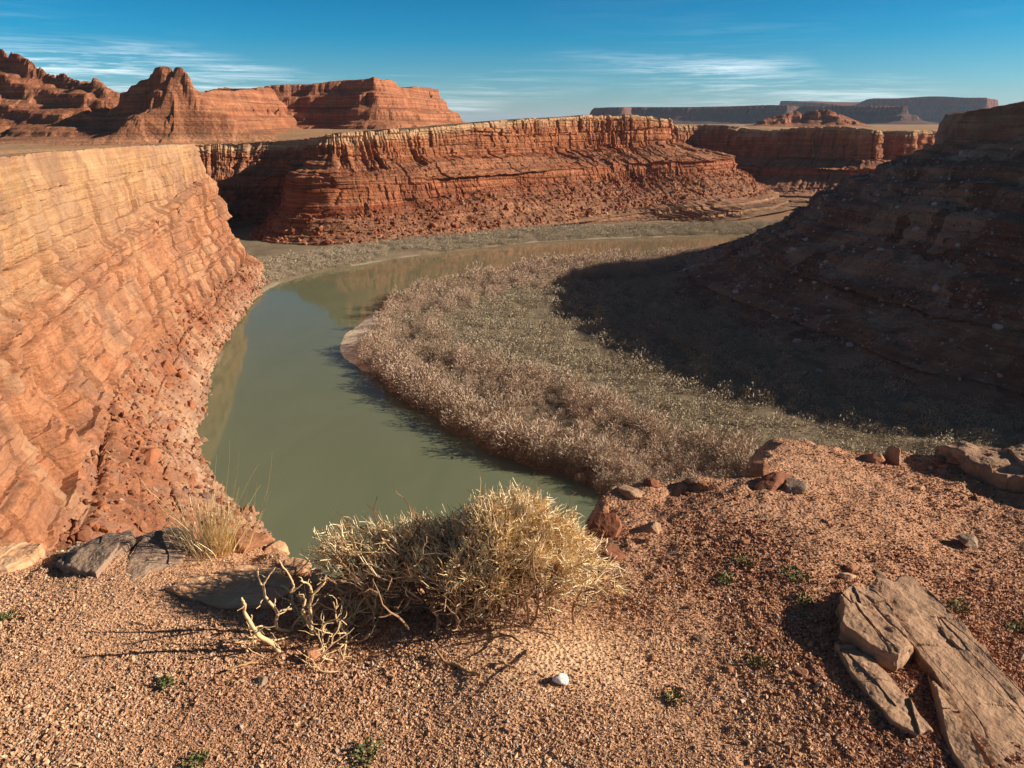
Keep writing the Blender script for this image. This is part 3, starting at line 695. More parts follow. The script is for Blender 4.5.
# gravel: one uncountable object
def gravel(n):
    r = np.random.default_rng(5)
    px = r.uniform(-40, 1064, n * 3); py = 420 + 370 * r.uniform(0, 1, n * 3) ** 0.78
    u = (px - 512) / FPX; v = (384 - py) / FPX
    dz = -SP + v * CP; dy = CP + v * SP
    t = (58.44 - 60) / (dz + 0.055 * dy)
    x = u * t; y = dy * t
    ok = (y < y_edge(x) + 0.45) & (t > 0)
    x, y = x[ok][:n], y[ok][:n]; n = len(x)
    # the same gravel carries on beside and behind the part the photograph shows
    ex, ey = r.uniform(-4.2, 6.0, 110000), r.uniform(-0.6, 5.2, 110000)
    dzz = (zb(ex, ey) - 60); dep = ey * CP - dzz * SP; eu = 512 + FPX * ex / np.maximum(dep, 0.05); ev = 384 - FPX * (ey * SP + dzz * CP) / np.maximum(dep, 0.05)
    out = ((eu < -40) | (eu > 1064) | (ev > 790)) & (ey < y_edge(ex) + 0.2)
    x = np.concatenate([x, ex[out]]); y = np.concatenate([y, ey[out]]); n = len(x)
    sand = np.exp(-(((x - BUSH[0] - .25) / 0.32) ** 2 + ((y - BUSH[1] - .02) / 0.2) ** 2))
    bare = sstep(0.15, 0.75, fbm(x * 1.7 + 3, y * 2.6, seed=141, octv=4))
    k = (r.uniform(size=n) > np.maximum(sand * 0.8, bare * 0.8)); x, y = x[k], y[k]; n = len(x)
    patch = sstep(-0.5, 0.4, fbm(x * 2.2, y * 2.2, seed=140, octv=3))
    red = sstep(0.15, 0.9, x + 0.35 * (y - 2.0))
    size = np.exp(r.normal(math.log(0.0026), 0.38, n)) * (0.8 + 0.45 * patch) * (1 + 0.15 * red)
    size = np.minimum(size, 0.0085)
    big = r.uniform(size=n) > 0.994 - 0.006 * red
    size[big] *= 1.8
    V0 = np.array([(1, 0, 0), (-1, 0, 0), (0, 1, 0), (0, -1, 0), (0, 0, 1), (0, 0, -1)], float)
    F0 = np.array([(0, 2, 4), (2, 1, 4), (1, 3, 4), (3, 0, 4), (2, 0, 5), (1, 2, 5), (3, 1, 5), (0, 3, 5)])
    protos = np.stack([V0 * r.uniform(0.7, 1.35, (6, 1)) + r.normal(size=(6, 3)) * 0.14 for _ in range(40)])
    sc = np.stack([r.uniform(0.85, 1.3, n), r.uniform(0.75, 1.1, n), r.uniform(0.6, 0.95, n)], 1) * size[:, None]
    P = protos[r.integers(0, 40, n)] * sc[:, None, :]
    R = quat_rot(n, r)
    P = np.einsum('nij,nkj->nki', R, P)
    z = zfg(x, y) + size * 0.25
    P += np.stack([x, y, z], 1)[:, None, :]
    Fa = (F0[None] + (np.arange(n) * 6)[:, None, None]).reshape(-1, 3)
    rd = np.repeat(np.clip(red + 0.55 * fbm(x * 1.3, y * 1.9, seed=150, octv=4), 0, 1), 6)
    return P.reshape(-1, 3), Fa, rd
g = NG('gravel'); isl = g.island()
ca = g.ramp(isl, [(0.0, hexc(124, 86, 64)), (0.16, hexc(164, 120, 88)), (0.4, hexc(190, 144, 106)), (0.62, hexc(202, 158, 120)), (0.8, hexc(214, 178, 142)), (0.93, hexc(160, 132, 112)), (1.0, hexc(228, 204, 176))], 'LINEAR')
cb = g.ramp(isl, [(0.0, hexc(100, 64, 48)), (0.22, hexc(142, 94, 68)), (0.5, hexc(168, 116, 84)), (0.78, hexc(186, 136, 102)), (0.93, hexc(144, 118, 102)), (1.0, hexc(208, 182, 154))])
c = g.mix(g.attr('red'), ca, cb)
m_gravel = g.out(c, 0.9, g.bump(g.noise(g.obj(), 160, 3, 0.7), 0.4, 0.004), 0.2)
gv, gf, grd = gravel(240000)
tag(link('gravel', np_mesh('gravel', gv, gf, m_gravel, False, {'red': grd})), 'loose reddish tan gravel covering the overlook', 'gravel', kind='stuff')

m_tan = stone_mat('tan_sandstone', hexc(190, 142, 104), hexc(202, 160, 122), 7)
m_redst = stone_mat('red_sandstone', hexc(158, 104, 74), hexc(178, 126, 92), 7)
m_grey = stone_mat('grey_sandstone', hexc(136, 112, 94), hexc(158, 130, 106), 7, 0.8, hexc(88, 70, 60))
m_slab = stone_mat('weathered_sandstone', hexc(150, 116, 90), hexc(170, 134, 104), 9, 1.0, hexc(102, 76, 60))
m_white = stone_mat('white_stone', hexc(206, 198, 188), hexc(218, 212, 204), 30, 0.3, hexc(160, 148, 136))
m_dark = stone_mat('dark_red_rock', hexc(120, 74, 54), hexc(146, 94, 68), 7)

def slab(name, mat, outline_px, height, label, cat='rock', seed=1, grain=0.0, tilt=(0.0, 0.0), rough=0.012, sink=0.10, n=300, rings=110, lift=0.0, group=None, bevel=0.07, dirn=None):
    """flat rock traced on the ground: rings of a star-shaped outline, up over the top and down into the soil"""
    pts = np.array([on_plane(a, b) for a, b in outline_px]); c = pts[:, :2].mean(0)
    pl = np.vstack([pts[:, :2], pts[:1, :2]])
    seg = np.concatenate([[0], np.cumsum(np.linalg.norm(np.diff(pl, axis=0), axis=1))])
    q = np.linspace(0, seg[-1], n, endpoint=False)
    O = np.stack([np.interp(q, seg, pl[:, i]) for i in (0, 1)], 1)
    rad = np.linalg.norm(O - c, axis=1)
    jag = 1 + 0.06 * fbm(q * 14, 0 * q, seed=seed, octv=4) 
    O = c + (O - c) * jag[:, None]
    rr = np.concatenate([np.linspace(0.02, 1 - bevel, rings - 16), np.linspace(1 - bevel, 1.0, 8)[1:], np.full(9, 1.0)])
    hh = np.concatenate([np.full(rings - 16, 1.0), 1 - 0.12 * np.linspace(0, 1, 8)[1:] ** 2, np.linspace(0.88, -1, 9)])
    X = c[0] + (O[None, :, 0] - c[0]) * rr[:, None]; Y = c[1] + (O[None, :, 1] - c[1]) * rr[:, None]
    side = (hh < 0.88)
    gz = np.maximum(zfg(X, Y, False), zb(X, Y) - 0.12)
    loc = np.stack([X - c[0], Y - c[1]], -1)
    top = gz + height + lift + tilt[0] * loc[..., 0] + tilt[1] * loc[..., 1]
    top = np.maximum(top, gz + 0.006)
    dv = np.array(dirn if dirn is not None else (1, 0), float); dv /= np.linalg.norm(dv); pv = np.array([-dv[1], dv[0]])
    a = loc @ dv; b = loc @ pv
    nz = rough * fbm(X * 9, Y * 9, seed=seed + 3, octv=5) 
    if grain:
        gq = b * 12 + 1.0 * vn(a * 3, b * 5, seed=seed + 5)
        st = np.floor(gq)
        nz = nz + grain * (hsh(st, np.floor(a * 2.2 + hsh(st, seed=seed) * 9), seed=seed + 6) - 0.6) 
        crack = np.abs(vn(a * 2.2, b * 10, seed=seed + 8)); nz = nz - grain * 0.9 * np.exp(-(crack / 0.02) ** 2)
        hx = np.floor(a * 5 + 0.6 * vn(a * 3, b * 3, seed=seed + 11)); hy = np.floor(b * 7 + 0.5 * vn(a * 4, b * 4, seed=seed + 12)); nz = nz + grain * 2.0 * (hsh(hx, hy, seed=seed + 13) - 0.5)
    fade = np.where(rr > 0.995, 0.6, 1.0)[:, None]
    Z = np.where(hh[:, None] >= 0, gz + (top + nz * fade - gz) * np.clip(hh[:, None], 0, 1), gz + hh[:, None] * sink)
    push = (0.007 * fbm(Z * 60, q[None] * 5 + 0 * Z, seed=seed + 9, octv=3)) * side[:, None]
    dr = (O - c) / rad[:, None]
    X = X + dr[None, :, 0] * push; Y = Y + dr[None, :, 1] * push
    base = np.array([c[0], c[1], float(zb(c[0], c[1]))])
    V = np.stack([X, Y, Z], -1).reshape(-1, 3)
    nr = len(rr); i = np.arange(nr * n).reshape(nr, n); j = np.roll(i, -1, 1)
    Fq = np.stack([i[:-1], j[:-1], j[1:], i[1:]], -1).reshape(-1, 4)
    V = np.vstack([V, V[:n].mean(0)]); cidx = len(V) - 1
    Ft = np.stack([np.full(n, cidx), j[0], i[0]], -1)
    me = np_mesh(name, V - base, [Fq[:, ::-1], Ft[:, ::-1]], mat, False)
    return tag(link(name, me, loc=base), label, cat, group)

gdir = hit_fg(1000, 745)[:2] - hit_fg(880, 620)[:2]
slab('sandstone_slab', m_slab, [(862, 616), (872, 606), (905, 604), (935, 622), (960, 645), (990, 678), (1024, 708), (1070, 742), (1080, 820), (1010, 810), (985, 776), (962, 742), (945, 712), (925, 686), (905, 664), (882, 642)], 0.042, 'long tilted tan sandstone slab running out of the lower right corner', 'rock', 1, 0.0032, (0.10, 0.10), dirn=gdir, bevel=0.03, rough=0.010)
slab('sandstone_slab', m_slab, [(834, 628), (843, 617), (864, 614), (884, 634), (905, 668), (892, 684), (864, 674), (838, 658)], 0.075, 'blocky tan rock at the upper left end of the long slab, casting a dark shadow', 'rock', 2, 0.005, (-0.05, 0.10), dirn=gdir, bevel=0.03, group=None)
slab('sandstone_slab', m_slab, [(832, 664), (848, 664), (870, 680), (892, 702), (908, 722), (925, 745), (912, 750), (888, 738), (866, 715), (846, 690)], 0.026, 'narrow low rock ridge half buried in gravel left of the long slab', 'rock', 3, 0.006, (-0.05, 0.05), dirn=gdir, bevel=0.04)
slab('sandstone_slab', m_slab, [(905, 604), (925, 611), (948, 633), (966, 655), (960, 668), (942, 658), (922, 636)], 0.055, 'thin rock flake along the upper edge of the long slab', 'rock', 4, 0.005, (0.05, 0.0), dirn=gdir, bevel=0.03)
slab('sandstone_slab', m_slab, [(925, 690), (945, 714), (962, 742), (985, 776), (1000, 805), (975, 805), (950, 770), (936, 735)], 0.03, 'dark fissured rock strip under the left edge of the long slab', 'rock', 5, 0.010, (0.15, 0.0), dirn=gdir, bevel=0.04)
slab('rim_slab', m_slab, [(936, 452), (950, 444), (985, 441), (1030, 446), (1080, 452), (1080, 505), (1024, 490), (1000, 484), (965, 470)], 0.10, 'flat tan rock ledge at the rim by the right edge', 'rock', 6, 0.012, (0.05, 0.0))
slab('layered_rock', m_grey, [(58, 568), (75, 553), (105, 544), (134, 542), (138, 552), (112, 572), (98, 583), (78, 580)], 0.028, 'dark grey layered rock lying at the rim on the left', 'rock', 7, 0.02, (0.05, 0.1), dirn=(1, 0.5))
slab('layered_rock', m_grey, [(124, 588), (130, 565), (148, 547), (172, 535), (192, 536), (196, 550), (180, 566), (152, 576), (136, 590)], 0.03, 'rounded grey rock with thin layers left of the dry grass', 'rock', 8, 0.014, (0.0, 0.15), dirn=(1, 0.9))
slab('flat_rock', m_tan, [(-30, 566), (0, 556), (28, 545), (44, 551), (30, 563), (8, 573), (-30, 580)], 0.04, 'smooth tan rock at the rim by the left edge', 'rock', 9, 0.006, (0, 0.1))
slab('flat_rock', m_tan, [(170, 596), (205, 580), (250, 570), (285, 572), (292, 590), (270, 610), (222, 612)], 0.022, 'low rock lying in the shadow left of the dry bush', 'rock', 10, 0.004)

def stone(name, mat, px, py, wpx, dims, seed, label, group=None, sinkf=0.25, cat='stone', rotz=0.0, tilt=0.0, level=3, planes=14):
    p = hit_fg(px, py); dist = np.linalg.norm(p - EYE); s = wpx / FPX * dist
    me = rock_mesh(name, mat, np.array(dims) * s, seed, level, planes)
    zz = float(zfg(p[0], p[1], True)) if p[1] < y_edge(p[0]) else p[2]
    o = link(name, me, loc=(p[0], p[1], zz + dims[2] * s * (0.5 - sinkf)))
    o.rotation_euler = (tilt, tilt * 0.6, rotz)
    return tag(o, label, cat, group)
stone('white_stone', m_white, 559, 682, 14, (1, 0.8, 0.9), 31, 'small white stone lying on the gravel below the bush', cat='stone')
stone('grey_pebble', m_grey, 262, 683, 13, (1, .7, .5), 32, 'flat grey pebble on the gravel below the dead branches')
stone('red_stone', m_redst, 314, 660, 15, (.8, .9, 1.0), 33, 'upright rust red stone at the foot of the dead branches')
stone('rim_boulder', m_tan, 294, 571, 30, (1, .6, .8), 34, 'pointed tan boulder on the rim right of the dry grass', tilt=.3, cat='boulder')
stone('rim_boulder', m_tan, 274, 548, 26, (1, .7, .7), 35, 'small tan boulder between the pointed boulder and the dry grass', cat='boulder')
stone('rim_boulder', m_tan, 318, 580, 15, (1, .8, .9), 36, 'little tan boulder on the rim against the green water', cat='boulder')
stone('rim_boulder', m_redst, 251, 544, 30, (1.2, .8, .6), 37, 'low reddish boulder on the rim just right of the dry grass', cat='boulder')
stone('rim_boulder', m_slab, 632, 496, 30, (1.1, .8, .6), 38, 'rounded tan boulder on the rim at the lower end of the thicket', sinkf=.45, cat='boulder')
stone('rim_boulder', m_dark, 603, 532, 34, (.9, .9, 1.2), 39, 'dark red boulder at the rim touching the right of the bush', sinkf=.45, cat='boulder', rotz=.6)
stone('rim_boulder', m_dark, 612, 556, 26, (1, .8, .7), 40, 'dark stone below the dark red rim boulder beside the bush', sinkf=.5, cat='boulder')
stone('rim_boulder', m_slab, 650, 530, 26, (1, .8, .7), 41, 'grey tan rock embedded right of the dark red rim boulder', sinkf=.6, cat='boulder')
stone('rim_boulder', m_dark, 772, 484, 30, (1.2, .8, .7), 42, 'dark jagged boulder at the step in the right rim', sinkf=.5, cat='boulder', rotz=.3)
stone('rim_boulder', m_grey, 792, 490, 24, (1, .8, .7), 43, 'grey rock beside the dark jagged boulder on the right rim', sinkf=.5, cat='boulder')
stone('rim_boulder', m_redst, 758, 474, 18, (1, .8, .8), 44, 'red rock at the outer side of the dark jagged boulder', cat='boulder')
stone('rim_boulder', m_slab, 893, 464, 17, (.8, .8, 1.1), 45, 'upright pale boulder standing on the far right rim', cat='boulder')
stone('rim_boulder', m_redst, 876, 463, 16, (1.2, .8, .6), 46, 'small red rock left of the upright pale boulder', cat='boulder')
stone('flat_stone', m_tan, 845, 577, 12, (1.3, .7, .5), 47, 'small pale flat stone near the green plants on the right')
stone('flat_stone', m_grey, 968, 545, 20, (.9, .8, .6), 48, 'grey stone half sunk in the red gravel at right')
stone('flat_stone', m_tan, 918, 490, 11, (1.3, .7, .7), 49, 'small pale stone below the rim ledge at right')
rr_ = np.random.default_rng(77); cnt = 0
proto = [rock_mesh('loose_stone', m, (1, .8, .6), 500 + i, 2, 12) for i, m in enumerate((m_redst, m_dark, m_tan, m_redst, m_slab))]
while cnt < 70:
    px, py = rr_.uniform(600, 1024), rr_.uniform(470, 690)
    p = hit_fg(px, py)
    if p[1] > y_edge(p[0]) - 0.05 or (820 < px and py > 590): continue
    o = link('loose_stone', proto[cnt % 5], loc=(p[0], p[1], float(zfg(p[0], p[1]))))
    s = float(np.exp(rr_.normal(math.log(0.026), 0.35)))
    o.scale = (s, s, s); o.rotation_euler = (rr_.uniform(-.3, .3), rr_.uniform(-.3, .3), rr_.uniform(0, 6.3))
    tag(o, 'loose stone a few centimetres wide on the right hand gravel', 'stone', 'loose stones on the right hand gravel'); cnt += 1
cnt = 0
while cnt < 13:
    px, py = rr_.uniform(560, 1060), rr_.uniform(445, 560)
    p = hit_fg(px, py)
    dd = y_edge(p[0]) - p[1]
    if dd > 0.22 or dd < -0.15: continue
    o = link('edge_rock', proto[cnt % 5], loc=(p[0], p[1], float(zfg(p[0], p[1]))))
    s = float(np.exp(rr_.normal(math.log(0.06), 0.35)))
    o.scale = (s, s, s); o.rotation_euler = (rr_.uniform(-.3, .3), rr_.uniform(-.3, .3), rr_.uniform(0, 6.3))
    tag(o, 'broken rock along the crumbling right hand rim', 'rock', 'broken rocks along the right hand rim'); cnt += 1
# ================================================================== dry plants in the foreground
def tubes(paths, r0, r1, sides=3):
    """paths (n,k,3), radii at both ends (n,) -> verts, quads, tip tris"""
    P = np.asarray(paths, float); n, k, _ = P.shape
    r0 = np.broadcast_to(np.asarray(r0, float), (n,)); r1 = np.broadcast_to(np.asarray(r1, float), (n,))
    Tn = np.gradient(P, axis=1); Tn /= (np.linalg.norm(Tn, axis=2, keepdims=True) + 1e-9)
    up = np.where(np.abs(Tn[..., 2:3]) > 0.9, np.array([1., 0, 0]), np.array([0, 0, 1.]))
    A = np.cross(Tn, up); A /= (np.linalg.norm(A, axis=2, keepdims=True) + 1e-9)
    B = np.cross(Tn, A)
    t = np.linspace(0, 1, k)
    rad = r0[:, None] * (1 - t) + r1[:, None] * t
    ang = np.arange(sides) * 2 * math.pi / sides
    ring = P[:, :, None, :] + rad[:, :, None, None] * (np.cos(ang)[None, None, :, None] * A[:, :, None, :] + np.sin(ang)[None, None, :, None] * B[:, :, None, :])
    i = np.arange(n * k * sides).reshape(n, k, sides); j = np.roll(i, -1, 2)
    F = np.stack([i[:, :-1], j[:, :-1], j[:, 1:], i[:, 1:]], -1).reshape(-1, 4)
    V = ring.reshape(-1, 3)
    return V, F
def join(parts):
    Vs, Fs, o = [], [], 0
    for v, f in parts: Vs.append(v); Fs.append(f + o); o += len(v)
    return np.vstack(Vs), np.vstack(Fs)
def unit(v): return v / (np.linalg.norm(v, axis=-1, keepdims=True) + 1e-9)

def curved(start, dirn, length, k, r, wob=0.25, up=0.0):
    """random crooked paths: start (n,3), dirn (n,3), length (n,)"""
    n = len(start); P = [start]; d = unit(dirn)
    for i in range(k - 1):
        d = unit(d + r.normal(size=(n, 3)) * wob + np.array([0, 0, up]))
        P.append(P[-1] + d * (length / (k - 1))[:, None])
    return np.stack(P, 1), d

def twig_mat(name, stops, rough=0.85):
    g = NG(name); c = g.ramp(g.island(), stops)
    c = g.mix(g.rng(g.noise(g.obj(), 60, 3, 0.6), 0.3, 0.7, 0, 0.25), c, hexc(190, 146, 100))
    return g.out(c, rough, None, 0.25)
m_straw = twig_mat('straw_twig', [(0, hexc(204, 164, 112)), (0.3, hexc(240, 208, 154)), (0.7, hexc(250, 228, 180)), (1, hexc(254, 242, 206))])
m_inner = twig_mat('brown_twig', [(0, hexc(96, 68, 50)), (0.5, hexc(138, 104, 76)), (1, hexc(180, 146, 108))])
m_stem = twig_mat('dead_wood', [(0, hexc(140, 104, 70)), (1, hexc(176, 138, 96))])
m_bleach = twig_mat('bleached_wood', [(0, hexc(204, 170, 124)), (1, hexc(224, 192, 144))])

# ---- the big dry bush
r = np.random.default_rng(21)
bx, by = BUSH; bz = float(zfg(bx, by, False))
base = np.array([bx, by, bz])
def dome(p):
    """>0 inside the crown: two lobes, the right one taller and fuller"""
    a = 1 - ((p[..., 0] - 0.11) / 0.36) ** 2 - ((p[..., 1] - 0.35) / 0.26) ** 2 - ((p[..., 2] - 0.08) / 0.30) ** 2
    b = 1 - ((p[..., 0] + 0.26) / 0.42) ** 2 - ((p[..., 1] - 0.40) / 0.20) ** 2 - ((p[..., 2] - 0.10) / 0.17) ** 2
    c = 1 - ((p[..., 0] - 0.35) / 0.26) ** 2 - ((p[..., 1] - 0.24) / 0.25) ** 2 - ((p[..., 2] - 0.03) / 0.22) ** 2
    a = np.maximum(a, c)
    return np.maximum(a, b) + 0.30 * fbm(p[..., 0] * 7, p[..., 1] * 7, p[..., 2] * 7, 55, 2)
nm = 90
st = np.stack([r.normal(0.03, 0.13, nm), r.normal(0.27, 0.08, nm), np.zeros(nm)], 1)
az = r.uniform(0, 2 * math.pi, nm); inc = r.uniform(0.15, 1.25, nm)
dd = np.stack([np.cos(az) * np.sin(inc) - 0.1, np.sin(az) * np.sin(inc), np.cos(inc)], 1)
mp_, md = curved(st, dd, r.uniform(0.16, 0.33, nm), 7, r, 0.22, 0.05)
# left-leaning bare limbs
nl = 80
st2 = np.stack([r.uniform(-0.40, 0.05, nl), r.normal(0.32, 0.09, nl), np.zeros(nl)], 1)
dl = np.stack([r.uniform(-1.2, -0.1, nl), r.uniform(-0.3, 0.5, nl), r.uniform(0.35, 1.1, nl)], 1)
mp2, md2 = curved(st2, dl, r.uniform(0.16, 0.34, nl), 7, r, 0.28, 0.05)
mains = np.vstack([mp_, mp2])
def kids(par, n, lo, hi, spread, ln, k, wob, up=0.05, keep=None):
    pi = r.integers(0, len(par), n); K = par.shape[1]
    t = r.uniform(lo, hi, n) * (K - 1); i = np.minimum(t.astype(int), K - 2); f = (t - i)[:, None]
    s = par[pi, i] * (1 - f) + par[pi, i + 1] * f
    tn = unit(par[pi, i + 1] - par[pi, i])
    outw = unit(s - np.array([0.0, 0.32, -0.06]))
    d = unit(tn * 0.5 + outw * 0.6 + r.normal(size=(n, 3)) * spread)
    L = r.uniform(*ln, n)
    if keep is not None:
        kk = keep(s + d * L[:, None]); s, d, L = s[kk], d[kk], L[kk]
    return curved(s, d, L, k, r, wob, up)[0]
inside = lambda p: (dome(p) > -0.10) & (p[:, 2] > 0.0)
sec = kids(mains, 900, 0.35, 1.0, 0.5, (0.10, 0.22), 5, 0.30, 0.06, inside)
ter = kids(sec, 3500, 0.25, 1.0, 0.55, (0.05, 0.12), 4, 0.30, 0.05, lambda p: (dome(p) > -0.06) & (p[:, 2] > np.where(p[:, 0] < -0.06, 0.10, 0.02)))
bright = lambda p: (dome(p) > -0.14) & (dome(p) < 0.70) & (p[:, 2] > np.where(p[:, 0] < -0.06, 0.11, 0.02)) & (r.uniform(size=len(p)) < np.where(p[:, 0] < -0.12, 0.30, 1.0))
tips = kids(ter, 19000, 0.3, 1.0, 0.6, (0.020, 0.055), 3, 0.20, 0.03, bright)
low = kids(sec, 1500, 0.0, 1.0, 0.8, (0.04, 0.10), 4, 0.35, -0.02, lambda p: p[:, 2] > 0.0)
bush = empty('dry_bush', base)
tag(bush, 'large dry straw coloured bush growing at the rim', 'bush')
v, f = join([tubes(mains, 0.0046, 0.0014, 5), tubes(sec, 0.0030, 0.0017, 4)])
link('stem', np_mesh('stem', v, f, m_inner, False), bush)
v, f = join([tubes(low, 0.0014, 0.0007, 3)])
link('inner_twig', np_mesh('inner_twig', v, f, m_inner), bush)
v, f = join([tubes(ter, 0.0019, 0.0012, 3), tubes(tips, 0.0015, 0.0006, 3)])
link('crown_twig', np_mesh('crown_twig', v, f, m_straw), bush)

# ---- bare dead branches left of the bush, traced as crooked limbs standing on the ground
def branch(root_px, paths, label, name='dead_branch', mat=m_bleach, rad=0.0066, cat='branch', lean=0.25, seed=1, lying=False, spray=0):
    rr = np.random.default_rng(seed)
    q = lambda a: (220 + a[0] / 4.8, 530 + a[1] / 4.8)
    b0 = hit_fg(*root_px)
    parts = []
    root = empty(name, b0); tag(root, label, cat)
    for n_, (pts, r0, r1) in enumerate(paths):
        W3 = []; yo = rr.normal(0, 0.02)
        for i, a in enumerate(pts):
            px, py = q(a)
            if lying:
                h = hit_fg(px, py); W3.append(h + np.array([0, 0, 0.012 + 0.006 * rr.normal()]))
            else:
                d = ray(px, py); y = b0[1] + yo * i + lean * 0.02 * i
                W3.append(EYE + d * (y / d[1]))
        W3 = np.array(W3)
        k = 6 * len(W3)
        C = catmull(W3, k)
        C += 0.0022 * np.stack([vn(np.arange(k) * .55, n_ * 7.0, seed=seed + j) for j in range(3)], 1)
        v, f = tubes(C[None], rad * r0, rad * r1, 7)
        # knobbly bark
        v += 0.0012 * np.stack([vn(v[:, 0] * 160, v[:, 1] * 160, v[:, 2] * 160, seed + j) for j in range(3)], 1)
        mine = [(v - b0, f)]
        # small side spurs
        if r1 > 0.3 and not lying:
            for _ in range(2):
                i0 = rr.integers(2, k - 1); dd_ = unit(rr.normal(size=3) + np.array([0, 0, .4]))
                L = rr.uniform(0.02, 0.05)
                sp_ = np.stack([C[i0] + dd_ * L * t + rr.normal(size=3) * 0.003 * (t > 0) for t in np.linspace(0, 1, 4)])
                v2, f2 = tubes(sp_[None], rad * 0.4, rad * 0.18, 5); mine.append((v2 - b0, f2))
        parts.append(join(mine))
    for _ in range(spray):
        n0 = 1; st_ = np.array([[rr.normal(0.14, 0.15), rr.normal(0.05, 0.10), 0.0]]); dr_ = np.array([[rr.normal(-.25, .6), rr.normal(0, .45), rr.uniform(.5, 1.1)]])
        Pm, _d = curved(st_, dr_, np.array([rr.uniform(.10, .24)]), 7, rr, 0.38, 0.02)
        Pm[..., 2] += float(zfg(b0[0] + st_[0, 0], b0[1] + st_[0, 1], False)) - b0[2]
        mine = [tubes(catmull(Pm[0], 22)[None], 0.0036, 0.0016, 6)]
        k2 = rr.integers(4, 9); pi_ = rr.integers(2, 6, k2); L2 = rr.uniform(.03, .10, k2)
        P2, _d = curved(Pm[0][pi_], unit(Pm[0][np.minimum(pi_ + 1, 6)] - Pm[0][pi_ - 1]) + rr.normal(size=(k2, 3)) * .7, L2, 5, rr, 0.4, 0.02)
        mine += [tubes(P2[i_:i_ + 1], 0.0020, 0.0009, 4) for i_ in range(k2)]; parts.append(join(mine))
    for v, f in parts: link('limb', np_mesh('limb', v, f, mat, True), root)
    return root
branch((308, 640), [([(420, 528), (448, 480), (420, 440), (370, 415), (350, 372), (340, 300), (298, 268)], 1.4, .6), ([(445, 490), (432, 400), (440, 320), (495, 262), (508, 222)], 1.1, .45),
                    ([(440, 300), (425, 262), (388, 242)], .7, .35), ([(345, 300), (392, 262)], .6, .3), ([(430, 450), (400, 390), (408, 330), (370, 315)], .8, .35), ([(340, 300), (350, 250), (300, 170), (285, 150)], .6, .3), ([(500, 245), (475, 235)], .5, .3), ([(345, 380), (300, 385), (275, 395)], .6, .4)],
       'bare forked pale shrub standing at the left end of the dry bush', 'dead_shrub', cat='dead shrub', seed=3, spray=34)
branch((290, 632), [([(335, 490), (272, 468), (276, 400), (240, 350), (214, 310), (204, 268), (180, 220), (184, 178)], 1.0, .4), ([(205, 268), (230, 220), (268, 178)], .6, .3), ([(262, 370), (262, 325)], .5, .3)],
       'tall crooked pale branch left of the bare forked shrub', seed=4)
branch((278, 652), [([(282, 580), (250, 545), (190, 510), (150, 450), (120, 400), (115, 350), (100, 328)], 1.5, .5), ([(190, 513), (130, 520), (82, 535)], .7, .35), ([(160, 468), (200, 464), (240, 480)], .5, .25), ([(155, 500), (175, 575), (210, 590), (250, 605)], .8, .4), ([(170, 590), (100, 605)], .6, .3), ([(152, 450), (152, 405)], .4, .25), ([(230, 530), (200, 555)], .4, .3)],
       'pale branch with short side twigs reaching up from the gravel at far left', seed=5)
branch((270, 660), [([(290, 618), (215, 632), (150, 650), (110, 672), (40, 695)], 1.0, .4), ([(150, 650), (95, 630)], .6, .3), ([(128, 712), (95, 725), (66, 750)], .7, .4)], 'weathered grey brown stick lying flat on the gravel below the pale branches', mat=m_stem, seed=6, lying=True)
branch((352, 622), [([(575, 480), (635, 425), (690, 330), (750, 298), (862, 268)], .9, .35), ([(635, 425), (600, 425), (562, 400)], .7, .4), ([(760, 228), (752, 300), (735, 440)], .6, .4), ([(640, 408), (622, 360)], .4, .25), ([(760, 298), (770, 350)], .35, .2), ([(690, 215), (730, 170)], .3, .2)], 'thin pale branch with a long side arm before the dark left part of the bush', seed=7)
branch((468, 668), [([(1120, 640), (1160, 668), (1190, 690), (1260, 700)], 1.0, .5), ([(1180, 690), (1250, 715), (1240, 760)], .7, .3), ([(1040, 600), (1080, 650), (1130, 660)], .8, .5), ([(1340, 640), (1370, 665), (1430, 680)], .8, .4)], 'exposed root stick lying on the gravel in front of the bush', mat=m_stem, seed=8, lying=True)

# ---- dry grass clump
def grass(px, py, n, hpx, label, seed, mat):
    rr = np.random.default_rng(seed); b = hit_fg(px, py); dist = np.linalg.norm(b - EYE); h = hpx / FPX * dist
    b[2] = float(zfg(b[0], b[1], False))
    st = np.stack([rr.normal(0, 0.055, n), rr.normal(0, 0.04, n), np.zeros(n)], 1)
    d = np.stack([st[:, 0] * 3.2 + rr.normal(0.06, 0.15, n), st[:, 1] * 3 + rr.normal(0, 0.15, n), np.ones(n)], 1)
    L = h * np.exp(rr.normal(-0.62, 0.33, n)); L = np.minimum(L, h * 1.2)
    P, _ = curved(st, d, L, 6, rr, 0.07, 0.0)
    v, f = tubes(P, 0.0015, 0.0006, 3)
    return tag(link('grass_clump', np_mesh('grass_clump', v, f, mat), loc=b), label, 'grass')
m_grass = twig_mat('dry_grass', [(0, hexc(216, 184, 124)), (0.5, hexc(240, 214, 154)), (1, hexc(250, 234, 190))])
grass(214, 552, 210, 82, 'clump of straw yellow dry grass on the left rim', 9, m_grass)

